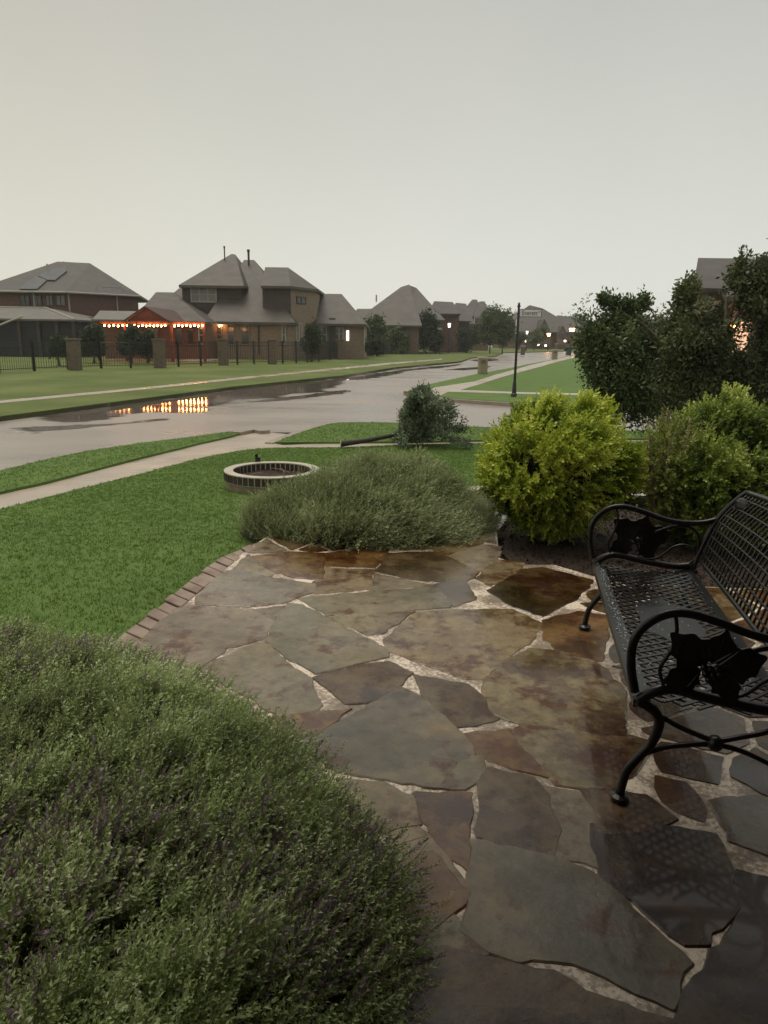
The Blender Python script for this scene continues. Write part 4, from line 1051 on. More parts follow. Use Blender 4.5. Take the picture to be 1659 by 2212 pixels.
# mulch bed
bed_poly = [(1.0, 5.2), (.93, 5.7), (1.0, 6.6), (.98, 7.4), (1.3, 7.75), (2.1, 7.55), (3.2, 7.15), (4.5, 6.9), (5.6, 6.6), (6, 4.2), (4.2, 4.45), (2.4, 4.55), (1.75, 4.62), (1.45, 4.9)]
tag(poly_slab('planting_bed', bed_poly, .035, M['mulch'], skirt=.1), kind='structure')
# bark chips
ch = clump(.02, 3, .035, .012, 5)
n = 9000; x = rng.uniform(.9, 6, n); y = rng.uniform(4.1, 7.8, n); k = inpoly(x, y, bed_poly); x, y = x[k], y[k]
o = scatter('mulch_chips', [ch, clump(.02, 3, .025, .015, 6)], np.stack([x, y, Tn(y)+.045], 1), rng.normal(size=(len(x), 3)), rng.uniform(.6, 1.4, len(x)), M['mulch']); tag(o, 'dark brown bark chips covering the planting bed', 'mulch', kind='stuff')
tag(MB().prism(g0([(1058, 1160), (1100, 1110), (1062, 1092), (1036, 1098), (1040, 1160)]), -.2, -.03).build('stepping_stone', SM['grey'], None), 'pale stepping stone between the low bush and the lime shrub', 'stone')
# low border wall behind the bed
bw_top = smooth_line([(.86, 7.35), (1.0, 7.62), (1.35, 7.8), (2.1, 7.62), (3.2, 7.2), (4.6, 6.95), (5.8, 6.7)], 5)
bwall = empty('border_wall', (1.2, 7.7, -.15), 'low dark brick border wall with pale cap behind the lime green shrub', 'wall')
Lw = sum((Vector(b)-Vector(a)).length for a, b in zip(bw_top, bw_top[1:])); nbw = int(Lw/.21)
for k in range(nbw):
    for c_ in range(2):
        a = along(bw_top, Lw*(k+.04+.5*c_)/nbw); b = along(bw_top, min(Lw, Lw*(k+.96+.5*c_)/nbw)); mid = (a+b)/2; d = b-a
        if d.length < .05: continue
        zb_ = T(mid.y)+.035+c_*.075
        MB().box((mid.x, mid.y, zb_), (d.length, .1, .065), rz=math.atan2(d.y, d.x)).build('brick', M['pit_brick'], bwall)
m = MB()
for k in range(30):
    a = along(bw_top, Lw*k/30); b = along(bw_top, Lw*(k+1)/30); mid = (a+b)/2; d = b-a
    m.box((mid.x, mid.y, T(mid.y)+.165), (d.length+.004*(k % 2), .13, .025+.002*(k % 2)), rz=math.atan2(d.y, d.x))
m.build('cap', M['wall_white'], bwall)

# ================================================================== FIRE PIT
fc = Zp(588, 1014, .04); RO = 103/F*(.9716*fc.y+.2365*1.56); RI = RO*.80
gz = T(fc.y)
pit = empty('fire_pit', (fc.x, fc.y, gz), 'round brick fire pit with a pale rim on the lawn', 'fire pit')
def ringprism(m, c, r0, r1, z0, z1, n=48, a0=0, a1=2*math.pi, closed=True):
    vs = []; 
    for k in range(n if closed else n+1):
        a = a0+(a1-a0)*k/n; ca, sa = math.cos(a), math.sin(a)
        vs += [(c.x+ca*r0, c.y+sa*r0, z0), (c.x+ca*r1, c.y+sa*r1, z0), (c.x+ca*r1, c.y+sa*r1, z1), (c.x+ca*r0, c.y+sa*r0, z1)]
    K = n if closed else n+1; fs = []
    for k in range(n):
        q = (k+1) % K
        for j in range(4): fs.append((4*k+j, 4*k+(j+1) % 4, 4*q+(j+1) % 4, 4*q+j))
    if not closed: fs += [(0, 3, 2, 1), (4*K-4, 4*K-3, 4*K-2, 4*K-1)]
    m.add(vs, fs)
RZ = .035; m = MB(); ringprism(m, fc, RI*1.03, RO*.965, gz-.05, RZ-.012); m.build('base', M['pit_stone'], pit)
m = MB(); ringprism(m, fc, RI*1.012, RO*.985, RZ-.105, RZ-.004); m.build('mortar', M['pit_mortar'], pit)
m = MB(); ringprism(m, fc, RI+.005, RO-.004, RZ-.003, RZ+.008); m.build('rim', M['pit_mortar'], pit)
nbp = 46
for k in range(nbp):
    a0 = 2*math.pi*(k+.12)/nbp; a1 = 2*math.pi*(k+.88)/nbp; m = MB()
    ringprism(m, fc, RI, RO, RZ-.095, RZ-.001-.0005*(k % 3)-.003, 2, a0, a1, False); m.build('brick', M['pit_brick'], pit)
m = MB(); vs = [(fc.x, fc.y, gz+.12)]; rr_ = random.Random(2)
for ring, rad in ((1, .35), (2, .7), (3, 1.0)):
    for k in range(24):
        a = 2*math.pi*k/24; vs.append((fc.x+math.cos(a)*RI*1.02*rad, fc.y+math.sin(a)*RI*1.02*rad, gz+.10+rr_.uniform(-.02, .03)))
fs = [(0, 1+k, 1+(k+1) % 24) for k in range(24)]+[(1+r*24+k, 1+(r+1)*24+k, 1+(r+1)*24+(k+1) % 24, 1+r*24+(k+1) % 24) for r in range(2) for k in range(24)]
m.add(vs, fs).build('ash_bed', M['mulch'], pit, smooth=True)
tk = fc+Vector((-.28, .52, RZ-.04)); tk.z = RZ
o = empty('garden_spike', tk, 'small dark metal spike standing at the back rim of the fire pit', 'spike')
MB().box(tk+Vector((0, 0, .055)), (.035, .012, .11)).build('plate', M['black_metal'], o); MB().box(tk+Vector((.03, 0, .035)), (.03, .012, .06)).build('tab', M['black_metal'], o)
for k in range(5):
    a = rr_.uniform(0, 6.28); r = rr_.uniform(.1, .35); q = Vector((fc.x+math.cos(a)*r, fc.y+math.sin(a)*r, gz+.14)); d = Vector((rr_.uniform(-1, 1), rr_.uniform(-1, 1), rr_.uniform(0, .2))).normalized()*rr_.uniform(.1, .2)
    lb = ['pale twig lying at the left of the fire pit ash', 'bent pale twig across the middle of the fire pit', 'short pale twig near the front of the fire pit', 'longest pale twig in the fire pit', 'pale twig leaning at the right of the fire pit'][k]
    tag(MB().tube([q-d, q+Vector((0, 0, .01)), q+d], [.006, .005, .003], 5).build('twig', M['bark_light'], None), lb, 'twig', 'twigs inside the fire pit')

# ================================================================== BENCH
BP = Vector((.886, 2.233, 0)); BL = Vector((.187, .982, 0)).normalized(); BB = Vector((BL.y, -BL.x, 0)); LEN = 1.585
bench = empty('garden_bench', BP, 'black cast iron garden bench with lattice seat and leaf scroll arms on the stone patio', 'bench')
def bp(s, u, v): return BP+BL*s+BB*u+Vector((0, 0, v))
def crv(l, n=5):
    P = [Vector(p) for p in l]; o_ = []
    for i in range(len(P)-1):
        p0 = P[max(i-1, 0)]; p1 = P[i]; p2 = P[i+1]; p3 = P[min(i+2, len(P)-1)]
        for k in range(n):
            t = k/n; o_.append(.5*((2*p1)+(p2-p0)*t+(2*p0-5*p1+4*p2-p3)*t*t+(3*p1-p0-3*p2+p3)*t**3))
    return o_+[P[-1]]
arm = [(-.012, .43), (-.033, .52), (-.034, .61), (-.004, .672), (.055, .718), (.125, .73), (.22, .71), (.33, .675), (.43, .66), (.53, .665), (.605, .687)]
rail = [(-.005, .395), (.047, .437), (.106, .455), (.21, .437), (.32, .42), (.42, .412), (.50, .424)]
leg = [(-.004, .40), (.05, .372), (.078, .325), (.062, .245), (.025, .186), (-.011, .12), (-.026, .03)]
br1 = [(.06, .36), (.12, .326), (.184, .30), (.265, .278), (.34, .30), (.42, .33), (.475, .37)]
br2 = [(.045, .20), (.109, .232), (.18, .25), (.265, .262), (.35, .25), (.44, .215), (.50, .18)]
bleg = [(.535, .40), (.50, .365), (.475, .32), (.485, .25), (.52, .185), (.555, .12), (.575, .03)]
LEAF = [(0, 0), (.022, .030), (.020, .052), (.045, .050), (.062, .066), (.082, .048), (.108, .046), (.128, .022), (.155, 0), (.128, -.022), (.108, -.046), (.082, -.048), (.062, -.066), (.045, -.050), (.020, -.052), (.022, -.030)]
def side(s, ylab):
    d = 1 if s < .5 else -1
    e = MB().tube([bp(s, *p) for p in crv(arm)], .0135, 8, flat=1.2).build('arm', M['black_metal'], bench, smooth=True)
    m = MB().tube([bp(s, *p) for p in crv(rail)], [.02]*31, 8); m.build('side_rail', M['black_metal'], bench, smooth=True)
    for L_p in (leg, bleg):
        pts_ = [bp(s, *p) for p in crv(L_p)]; n_ = len(pts_); rad = [.021-.006*i/(n_-1) for i in range(n_)]
        lg = MB().tube(pts_, rad, 8).build('leg', M['black_metal'], bench, smooth=True)
        q = pts_[-1]; f = MB().tube([(q.x, q.y, .004), (q.x, q.y, .022), (q.x, q.y, .03)], [.032, .034, .018], 14).build('foot', M['black_metal'], lg)
    for b_ in (br1, br2): MB().tube([bp(s, *p) for p in crv(b_)], .0095, 7).build('brace', M['black_metal'], bench, smooth=True)
    c = bp(s, .266, .268); MB().ball(c, .032, 12, 8, (.9, .9, .9)).build('medallion', M['black_metal'], bench, smooth=True)
    # grape leaf ornament filling the arm
    ori = [(.205, .555, 1.05, 140), (.22, .56, .85, 75), (.235, .55, 1.05, 18), (.19, .535, .85, 205), (.235, .53, .75, 312)]
    LS = [tuple(p) for p in smooth_line([LEAF[-1]]+LEAF+[LEAF[0], LEAF[1]], 3)][3:-3]; LS = [p for i, p in enumerate(LS) if (Vector(p)-Vector(LS[i-1])).length > 1e-4]
    for u0, v0, sc_, ang in ori:
        a = math.radians(ang); vs = []; k = len(LS)
        pts2 = [(lx*sc_, ly*sc_*1.05) for lx, ly in LS]
        for off in (-.004, .004):
            for x_, y_ in pts2:
                X_ = x_*math.cos(a)-y_*math.sin(a); Y_ = x_*math.sin(a)+y_*math.cos(a); bulge = .015*math.sin((x_/.16)*math.pi)
                vs.append(bp(s+off-d*bulge, u0+X_, v0+Y_))
        MB().add(vs, [tuple(range(k)), tuple(range(2*k-1, k-1, -1))]+[(i, i+k, (i+1) % k+k, (i+1) % k) for i in range(k)]).build('ornament_leaf', M['black_metal'], bench)
        for va_, vl in ((0, .14), (.55, .085), (-.55, .085)): MB().tube([bp(s-d*(.006+.012*math.sin(t_*vl*math.cos(va_)*sc_/.16*math.pi)), u0+math.cos(a+va_)*vl*sc_*t_, v0+math.sin(a+va_)*vl*sc_*t_) for t_ in (.1, .4, .7, 1)], [.004, .0035, .003, .0015], 5).build('leaf_vein', M['black_metal'], bench)
    g = MB(); 
    for (du, dv) in ((0, 0), (.022, .004), (-.02, .006), (.01, -.02), (-.012, -.018), (.0, -.038), (.03, -.016)):
        g.ball(bp(s-d*.014, .215+du, .545+dv), .0135, 8, 6)
    g.build('ornament_grapes', M['black_metal'], bench, smooth=True)
    MB().tube([bp(s, *p) for p in crv([(.085, .455), (.06, .52), (.09, .60), (.10, .66), (.09, .72)])], .007, 6).build('scroll', M['black_metal'], bench, smooth=True)
    MB().tube([bp(s, *p) for p in crv([(.24, .44), (.33, .455), (.40, .52), (.47, .535), (.52, .49), (.50, .44), (.42, .425)])], .007, 6).build('scroll', M['black_metal'], bench, smooth=True)
    MB().tube([bp(s, *p) for p in crv([(.30, .60), (.38, .63), (.46, .64), (.52, .60), (.53, .52), (.52, .42)])], .009, 6).build('scroll', M['black_metal'], bench, smooth=True)
    MB().tube([bp(s, *p) for p in crv([(.515, .405), (.555, .55), (.61, .69), (.68, .785), (.735, .84)])], .017, 8).build('back_post', M['black_metal'], bench, smooth=True)
side(0.0, 0); side(LEN, 1)
# seat: rim frame and diagonal lattice with a solid centre oval
def seat_z(u): return .402-.018*math.sin(min(1, max(0, u/.52))*math.pi)+.0*u
def seatpt(s, u): return bp(s, u, seat_z(u))
m = MB()
def band(m, pts, hw, th=.007):
    pts = [Vector(p) for p in pts]; vs = []; n_ = len(pts)
    for i, p in enumerate(pts):
        d = (pts[min(i+1, n_-1)]-pts[max(i-1, 0)]); d.z = 0; d.normalize(); q = Vector((-d.y, d.x, 0))*hw; t = Vector((0, 0, th/2))
        vs += [p-q-t, p+q-t, p+q+t, p-q+t]
    fs = [(4*i+a, 4*i+(a+1) % 4, 4*i+4+(a+1) % 4, 4*i+4+a) for i in range(n_-1) for a in range(4)]+[(0, 3, 2, 1), (4*n_-4, 4*n_-3, 4*n_-2, 4*n_-1)]
    m.add(vs, fs)
US = .50
m2 = MB(); band(m2, [seatpt(LEN*k/20, .018) for k in range(21)], .026, .009); band(m2, [seatpt(LEN*k/20, US-.01) for k in range(21)], .02, .009)
m2.box(bp(LEN/2, -.008, .388), (LEN, .012, .03), rz=math.atan2(BL.y, BL.x))
m2.build('seat_rim', M['black_metal'], bench)
sp_ = .052
for sgn in (1, -1):
    k = -int(US/sp_)-1
    while k*sp_ < LEN+US:
        s0 = k*sp_; pts = []
        for j in range(9):
            u = .03+(US-.05)*j/8; s_ = s0+(u if sgn > 0 else US-u)*.8
            if 0.0 <= s_ <= LEN: pts.append(seatpt(s_, u)+Vector((0, 0, .001*sgn)))
        if len(pts) > 1: band(m, pts, .0062, .006)
        k += 1
m.build('seat', M['black_metal'], bench)
ov = []; kk = 28
for off in (-.004, .005):
    for k in range(kk):
        a = 2*math.pi*k/kk; r_ = 1+.10*math.cos(6*a); s_ = LEN*.52+.26*math.cos(a)*r_; u_ = .25+.135*math.sin(a)*r_; ov.append(bp(s_, u_, seat_z(u_)+off))
MB().add(ov, [tuple(range(kk, 2*kk)), tuple(range(kk-1, -1, -1))]+[(i, (i+1) % kk, (i+1) % kk+kk, i+kk) for i in range(kk)]).build('seat_panel', M['black_metal'], bench)
# back: reclined lattice panel with top rail
def backpt(s, h):  # h 0..1 up the back
    q = crv([(.545, .46), (.58, .60), (.63, .72), (.735, .84)], 8); i = h*(len(q)-1); a = int(min(i, len(q)-2)); t = i-a
    p = q[a]*(1-t)+q[a+1]*t; arch = .05*math.sin(math.pi*s/LEN)*h
    return bp(s, p[0]+arch*.3, p[1]+arch)
MB().tube([backpt(LEN*k/24, 1.0) for k in range(25)], .016, 8).build('top_rail', M['black_metal'], bench, smooth=True)
MB().tube([backpt(LEN*k/24, .0) for k in range(25)], .012, 8).build('back_rail', M['black_metal'], bench, smooth=True)
m = MB()
k = 1
while k*.05 < LEN:
    s_ = k*.05; m.tube([backpt(s_, j/10) for j in range(0, 11)], .0055, 5); k += 1
for j in range(1, 9):
    m.tube([backpt(LEN*k/24, j/9) for k in range(25)], .0055, 5)
m.build('back_lattice', M['black_metal'], bench, smooth=True)
for s_ in (.12, LEN-.12):
    m = MB(); cc = backpt(s_, .82); m.ball(cc, .05, 10, 6, (.5, 1.2, .9)); m.build('ornament_leaf', M['black_metal'], bench)

dm = nmat('raindrop', (.55, .58, .6), (.75, .78, .8), 4, .05)
m = MB(); rd_ = random.Random(12)
for k in range(420):
    s_ = rd_.uniform(.02, LEN-.02); u_ = rd_.choice([rd_.uniform(0, .045), rd_.uniform(.0, US)]); q = seatpt(s_, u_); r_ = rd_.uniform(.0015, .0034); m.ball((q.x, q.y, q.z+.006), r_, 6, 4, (1, 1, .7))
tag(m.build('raindrops', dm, bench, smooth=True), kind='stuff')

# ================================================================== BUSHES
def bush_field(name, label, cat, poly, hmax, edgew, zbase, nspr, bases, mat, wind, lump=.06, extra=None, depth=.12, scale=(.7, 1.3), seed=1, lumps=3.0, cut=None, shape=None, coreh=.68):
    P = np.array(poly); x0, y0 = P.min(0); x1, y1 = P.max(0); c = P.mean(0)
    root = empty(name, (float(c[0]), float(c[1]), zbase), label, cat)
    def hf(x, y):
        d = np.where(inpoly(x, y, poly), distpoly(x, y, poly), 0)
        t = np.clip(d/edgew, 0, 1); h = hmax*np.sqrt(1-(1-t)**2)
        if shape is not None: h = h*shape(x, y)
        return h*(1+lump*snoise(np.stack([x, y], 1), lumps, seed)+lump*.6*snoise(np.stack([x, y], 1), lumps*2.6, seed+1))
    # dark core so that nothing shows through
    nx, ny = 46, 46; gx, gy = np.meshgrid(np.linspace(x0, x1, nx), np.linspace(y0, y1, ny)); fx, fy = gx.ravel(), gy.ravel()
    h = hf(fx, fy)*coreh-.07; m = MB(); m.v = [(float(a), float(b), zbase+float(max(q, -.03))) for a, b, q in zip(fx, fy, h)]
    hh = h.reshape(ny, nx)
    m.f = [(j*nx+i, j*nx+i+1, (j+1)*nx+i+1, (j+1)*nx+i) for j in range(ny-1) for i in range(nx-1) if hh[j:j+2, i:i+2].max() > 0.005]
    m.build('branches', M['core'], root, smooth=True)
    n = int(nspr*3.2); x = rng.uniform(x0, x1, n); y = rng.uniform(y0, y1, n); k = inpoly(x, y, poly)
    x, y = x[k], y[k]
    if cut is not None: k = cut(x, y); x, y = x[k], y[k]
    x, y = x[:nspr], y[:nspr]
    e = .02; h = hf(x, y); dx = (hf(x+e, y)-hf(x-e, y))/(2*e); dy = (hf(x, y+e)-hf(x, y-e))/(2*e)
    nm = np.stack([-dx, -dy, np.ones_like(dx)], 1); nm = np.clip(nm, -3, 3); nm /= np.linalg.norm(nm, axis=1, keepdims=True)
    gap = snoise(np.stack([x, y], 1), 9, seed+5)
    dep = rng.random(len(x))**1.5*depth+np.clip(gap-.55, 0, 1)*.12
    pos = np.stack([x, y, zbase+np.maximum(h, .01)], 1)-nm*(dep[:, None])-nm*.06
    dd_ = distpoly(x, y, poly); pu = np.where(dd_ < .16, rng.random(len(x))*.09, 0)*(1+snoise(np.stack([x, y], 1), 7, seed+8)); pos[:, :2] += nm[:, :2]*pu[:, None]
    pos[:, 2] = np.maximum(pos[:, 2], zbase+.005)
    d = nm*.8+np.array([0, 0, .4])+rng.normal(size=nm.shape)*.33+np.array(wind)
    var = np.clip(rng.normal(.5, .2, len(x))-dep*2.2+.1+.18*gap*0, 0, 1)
    s = rng.uniform(scale[0], scale[1], len(x))
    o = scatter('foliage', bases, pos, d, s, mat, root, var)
    if extra:
        frac, bs, mt = extra; nn = snoise(np.stack([x, y], 1), 4, seed+9)
        kk = (nn+rng.normal(size=len(x))*.3 > .30) & (rng.random(len(x)) < frac)
        if kk.sum(): scatter('blossom', bs, pos[kk]+nm[kk]*.03, d[kk], s[kk], mt, root)
        ks = rng.random(len(x)) < .05
        scatter('dry_stems', [sprig(.11, 3, .008, .003, .8, .4, 500+q, .0012) for q in range(4)], pos[ks]+nm[ks]*.01, (d+rng.normal(size=d.shape)*.4)[ks], s[ks], M['bark_light'], root)
    return root
def z0p(l, z): return [(lambda p: (p.x, p.y))(Zp(x, y, z)) for x, y in l]
sprF = [sprig(.085, 18, .0125, .0055, 1.0, .25, k, .0009) for k in range(8)]
sprFm = [sprig(.05, 14, .011, .006, .7, .2, 30+k, .001, 3) for k in range(4)]
edgeF = z0p([(300, 1425), (420, 1462), (520, 1508), (620, 1578), (700, 1655), (745, 1705), (810, 1775), (880, 1850), (915, 1925), (905, 2000), (898, 2070), (890, 2212)], .10)
polyF = [(-3.6, 3.0), (-2.6, 3.35), (-1.8, 3.38), (-1.25, 3.2)]+edgeF+[(.07, .75), (-.2, .45), (-1.2, .2), (-3.6, .2)]
def vis_cut(x, y):
    return (x > -.62*y-.75) & (y > .75)
bush_field('low_bush', 'broad fine-leaved green bush with mauve tips filling the foreground beside the patio', 'bush', polyF, .37, .55, -.05, 30000, sprF, M['leaf_fore'], (.55, .12, 0), lump=.11, extra=(.85, sprFm, M['leaf_mauve']), seed=3, depth=.12, cut=vis_cut, scale=(.6, 1.55), lumps=4.2)

sprM = [sprig(.17, 20, .022, .006, .7, .35, 60+k, .0011) for k in range(8)]
aM = np.linspace(0, 2*math.pi, 40, endpoint=False)
polyM = [(-.17+1.13*math.cos(a)*(1+.06*math.sin(3*a)), 6.15+.80*math.sin(a)*(1+.05*math.cos(4*a))) for a in aM]
bush_field('low_bush', 'wispy wind-blown grey green bush between the round fire pit and the patio', 'bush', polyM, .58, .62, -.10, 24000, sprM, M['leaf_mid'], (.75, .0, .15), lump=.13, seed=11, depth=.16, lumps=3.4, shape=lambda x, y: np.interp(x, [-1.3, -.7, -.2, .3, .7, 1.0], [.55, .70, .96, 1.0, .66, .48]))

def round_shrub(label, c, r, n, mat, bases, wind, seed, stems=3, sq=(1, 1, 1), holes=.3, light=True):
    gzz = T(c[1])+.03
    root = empty('round_shrub', (c[0], c[1], gzz), label, 'shrub')
    K_ = 170; cd = rng.normal(size=(K_, 3)); cd /= np.linalg.norm(cd, axis=1, keepdims=True); cr2 = rng.normal(0, .055, K_); wh = rng.integers(0, K_, n)
    d = cd[wh]+rng.normal(size=(n, 3))*.105; d /= np.linalg.norm(d, axis=1, keepdims=True); dist_ = np.linalg.norm(d-cd[wh], axis=1)
    f = cr2[wh]-dist_**2*1.6+snoise(d, 2.2, seed)*.13+snoise(d, 6, seed+1)*.05
    g = snoise(d, 4.5, seed+2)
    dep = rng.random(n)**1.8*.24+np.clip(g-holes, 0, 1)*.5
    rr = r*(1+f-dep)
    pos = d*rr[:, None]*np.array(sq); pos[:, :2] *= np.interp(pos[:, 2:3], [-r, -r*.2, r*.4, r], [.62, .97, 1.0, 1.0]); pos = pos+np.array(c)
    k = pos[:, 2] > gzz+.03; 
    dr = d*.9+rng.normal(size=(n, 3))*.4+np.array(wind)
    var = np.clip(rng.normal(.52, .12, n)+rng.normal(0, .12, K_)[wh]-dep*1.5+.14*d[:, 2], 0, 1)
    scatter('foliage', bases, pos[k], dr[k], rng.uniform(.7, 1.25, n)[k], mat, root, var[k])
    m = MB(); rs_ = random.Random(seed)
    for s in range(stems):
        a = rs_.uniform(0, 6.28); b = Vector((c[0]+.07*math.cos(a), c[1]+.07*math.sin(a), gzz-.03)); t = Vector((c[0]+.35*r*math.cos(a), c[1]+.35*r*math.sin(a), c[2]-.1))
        m.tube([b, (b+t)/2+Vector((.03, 0, 0)), t], [.028, .02, .012], 7)
        for q in range(9):
            dd = Vector((rs_.gauss(0, 1), rs_.gauss(0, 1), rs_.gauss(.4, .7))).normalized()*r*.85; m.tube([t, t+dd*.5+Vector((0, 0, .03)), Vector(c)+dd], [.011, .007, .003], 5)
    m.build('stem', M['bark_light'], root, smooth=True)
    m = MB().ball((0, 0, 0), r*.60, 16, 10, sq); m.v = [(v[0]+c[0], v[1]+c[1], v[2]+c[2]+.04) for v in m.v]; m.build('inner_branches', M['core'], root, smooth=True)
    return root
sprS = [sprig(.12, 13, .034, .016, 1.0, .15, 90+k, .0016, 2, .4) for k in range(8)]
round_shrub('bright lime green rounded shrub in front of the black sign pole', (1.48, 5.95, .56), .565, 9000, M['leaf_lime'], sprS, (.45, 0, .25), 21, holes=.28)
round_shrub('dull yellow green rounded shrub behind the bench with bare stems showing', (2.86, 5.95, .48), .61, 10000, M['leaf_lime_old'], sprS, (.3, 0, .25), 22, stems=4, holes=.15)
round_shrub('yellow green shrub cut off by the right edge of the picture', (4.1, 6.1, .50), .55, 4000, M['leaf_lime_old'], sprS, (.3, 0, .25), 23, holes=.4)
# bare stems of the second shrub, left side
br = empty('bare_shrub', (2.25, 5.7, -.05), 'half bare yellowish shrub with pale upright stems left of the dull yellow green shrub', 'shrub')
m = MB(); rb_ = random.Random(9)
for k in range(3):
    b = Vector((2.24+.05*k, 5.7, -.06)); t = Vector((2.16+.16*k, 5.8, .85+.08*k)); m.tube([b, b+(t-b)*.5+Vector((.03, 0, 0)), t], [.022, .018, .008], 6)
    for q in range(7):
        s_ = b+(t-b)*rb_.uniform(.4, 1); m.tube([s_, s_+Vector((rb_.uniform(-.3, .3), rb_.uniform(-.2, .2), rb_.uniform(.05, .3)))], [.008, .003], 5)
m.build('stem', M['bark_light'], br, smooth=True)
n = 650; d = rng.normal(size=(n, 3)); d /= np.linalg.norm(d, axis=1, keepdims=True)
pos = d*(rng.random(n)**.4)[:, None]*np.array([.22, .25, .45])+np.array([2.32, 5.75, .6])
M['leaf_rusty'] = leafmat('leaf_rusty', [(0, (.07, .08, .018)), (.5, (.24, .29, .055)), (1, (.5, .52, .15))])
scatter('foliage', sprS, pos, d+np.array([.3, 0, .4]), rng.uniform(.5, .9, n), M['leaf_rusty'], br)

# ================================================================== TREES
def tree(label, base, crowns, leafn, leaf_bases, mat, trunk=.06, bark='bark', wind=(.2, 0, 0), group=None, name='tree', seed=0, trunk_top=None, cat='tree', core=0, twigs=True, scale=(.7, 1.4)):
    """crowns: list of (cx,cy,cz, rx,ry,rz); leaves fill lumpy shells"""
    root = empty(name, base, label, cat, group); r_ = random.Random(seed); b = Vector(base)
    tt = Vector(trunk_top) if trunk_top else Vector(crowns[0][:3])
    m = MB(); mid = (b+tt)/2+Vector((r_.uniform(-.05, .05), 0, 0)); m.tube([b-Vector((0, 0, .05)), b+(mid-b)*.3, mid, tt], [trunk*1.4, trunk, trunk*.85, trunk*.5], 8)
    if twigs:
        for c in crowns:
            cc = Vector(c[:3]); st = b+(tt-b)*r_.uniform(.55, .95); m.tube([st, (st+cc)/2+Vector((0, 0, .1)), cc], [trunk*.45, trunk*.3, trunk*.12], 6)
            for q in range(5):
                dd = Vector((r_.gauss(0, 1)*c[3], r_.gauss(0, 1)*c[4], r_.gauss(.3, .8)*c[5]))*.55; m.tube([cc-dd*.2, cc+dd*.5, cc+dd], [trunk*.18, trunk*.1, trunk*.04], 5)
    m.build('trunk', M[bark], root, smooth=True)
    vol = np.array([c[3]*c[4]*c[5] for c in crowns])**.7; vol /= vol.sum(); PS = []; DS = []; VS = []
    for c, q in zip(crowns, vol):
        n = max(int(leafn*q), 70); d = rng.normal(size=(n, 3)); d /= np.linalg.norm(d, axis=1, keepdims=True)
        f = snoise(d, 2.6, seed+3)*.16+snoise(d, 6, seed+4)*.10; dep = rng.random(n)**1.3*.75
        K_ = max(6, n//11); wh = rng.integers(0, K_, n); ce = np.array(c[3:6]); wn_ = np.array(wind)+np.array([0, 0, .12]); wn_ = wn_/np.linalg.norm(wn_)
        cp = d[:K_]*((1+f[:K_])*(1-dep[:K_]*.8))[:, None]*ce; hole = snoise(cp[wh]*1.5+c[0], 2.2, seed+6); keep = hole+rng.normal(size=n)*.35 < .75
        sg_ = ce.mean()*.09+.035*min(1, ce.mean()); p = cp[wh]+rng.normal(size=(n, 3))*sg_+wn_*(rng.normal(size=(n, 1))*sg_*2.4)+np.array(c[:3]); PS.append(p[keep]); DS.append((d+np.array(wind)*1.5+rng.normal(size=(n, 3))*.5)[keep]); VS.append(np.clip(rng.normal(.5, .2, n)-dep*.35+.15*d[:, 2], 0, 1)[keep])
    PS = np.concatenate(PS); DS = np.concatenate(DS); VS = np.concatenate(VS); k = PS[:, 2] > b.z+.02
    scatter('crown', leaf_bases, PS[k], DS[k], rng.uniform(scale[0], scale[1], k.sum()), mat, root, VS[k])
    if core:
        m = MB()
        for c in crowns:
            m.ball((c[0], c[1], c[2]), core, 10, 7, (c[3], c[4], c[5]))
        m.build('inner_branches', M['core'], root, smooth=True)
    return root
def cr_(x0, y0, x1, y1, Y, dy=None):
    a = W(x0, y1, Y); b = W(x1, y0, Y); rx = abs(b.x-a.x)/2; rz = abs(b.z-a.z)/2
    return ((a.x+b.x)/2, Y, (a.z+b.z)/2, rx, dy or rx, rz)
cl10 = [clump(.09, 8, .06, .03, 120+k) for k in range(6)]
clF = [clump(.35, 10, .24, .17, 140+k) for k in range(6)]
clM = [clump(.18, 10, .13, .09, 160+k) for k in range(6)]
# wind-bent tree right of the street
b = G(1478, 885); bb = (b.x*11.7/b.y, 11.7, T(11.7))
tree('dark green wind-bent tree right of the street with ragged shoots on top', bb,
     [cr_(1255, 690, 1400, 800, 12.5, .7), cr_(1295, 670, 1335, 730, 12.4, .25), cr_(1340, 672, 1380, 735, 12.6, .25), cr_(1262, 770, 1420, 870, 12.3, .7), cr_(1360, 720, 1500, 860, 12.6, .8), cr_(1300, 820, 1470, 900, 12.4, .7), cr_(1400, 690, 1470, 800, 12.6, .5), cr_(1250, 720, 1310, 800, 12.5, .4), cr_(1298, 628, 1312, 672, 12.4, .06), cr_(1350, 634, 1364, 690, 12.4, .08), cr_(1386, 626, 1402, 680, 12.5, .08), cr_(1366, 652, 1380, 700, 12.5, .08), cr_(1322, 640, 1334, 690, 12.5, .06)],
     6500, cl10, M['leaf_tree'], .055, 'bark', (-.25, 0, .35), seed=31, trunk_top=W(1474, 765, 11.75))
for k, (x0, y0, x1, y1) in enumerate(((1300, 626, 1310, 660), (1352, 632, 1366, 668), (1388, 628, 1400, 672))): pass
b = W(1560, 880, 10.5); bb = (b.x, 10.5, T(10.5))
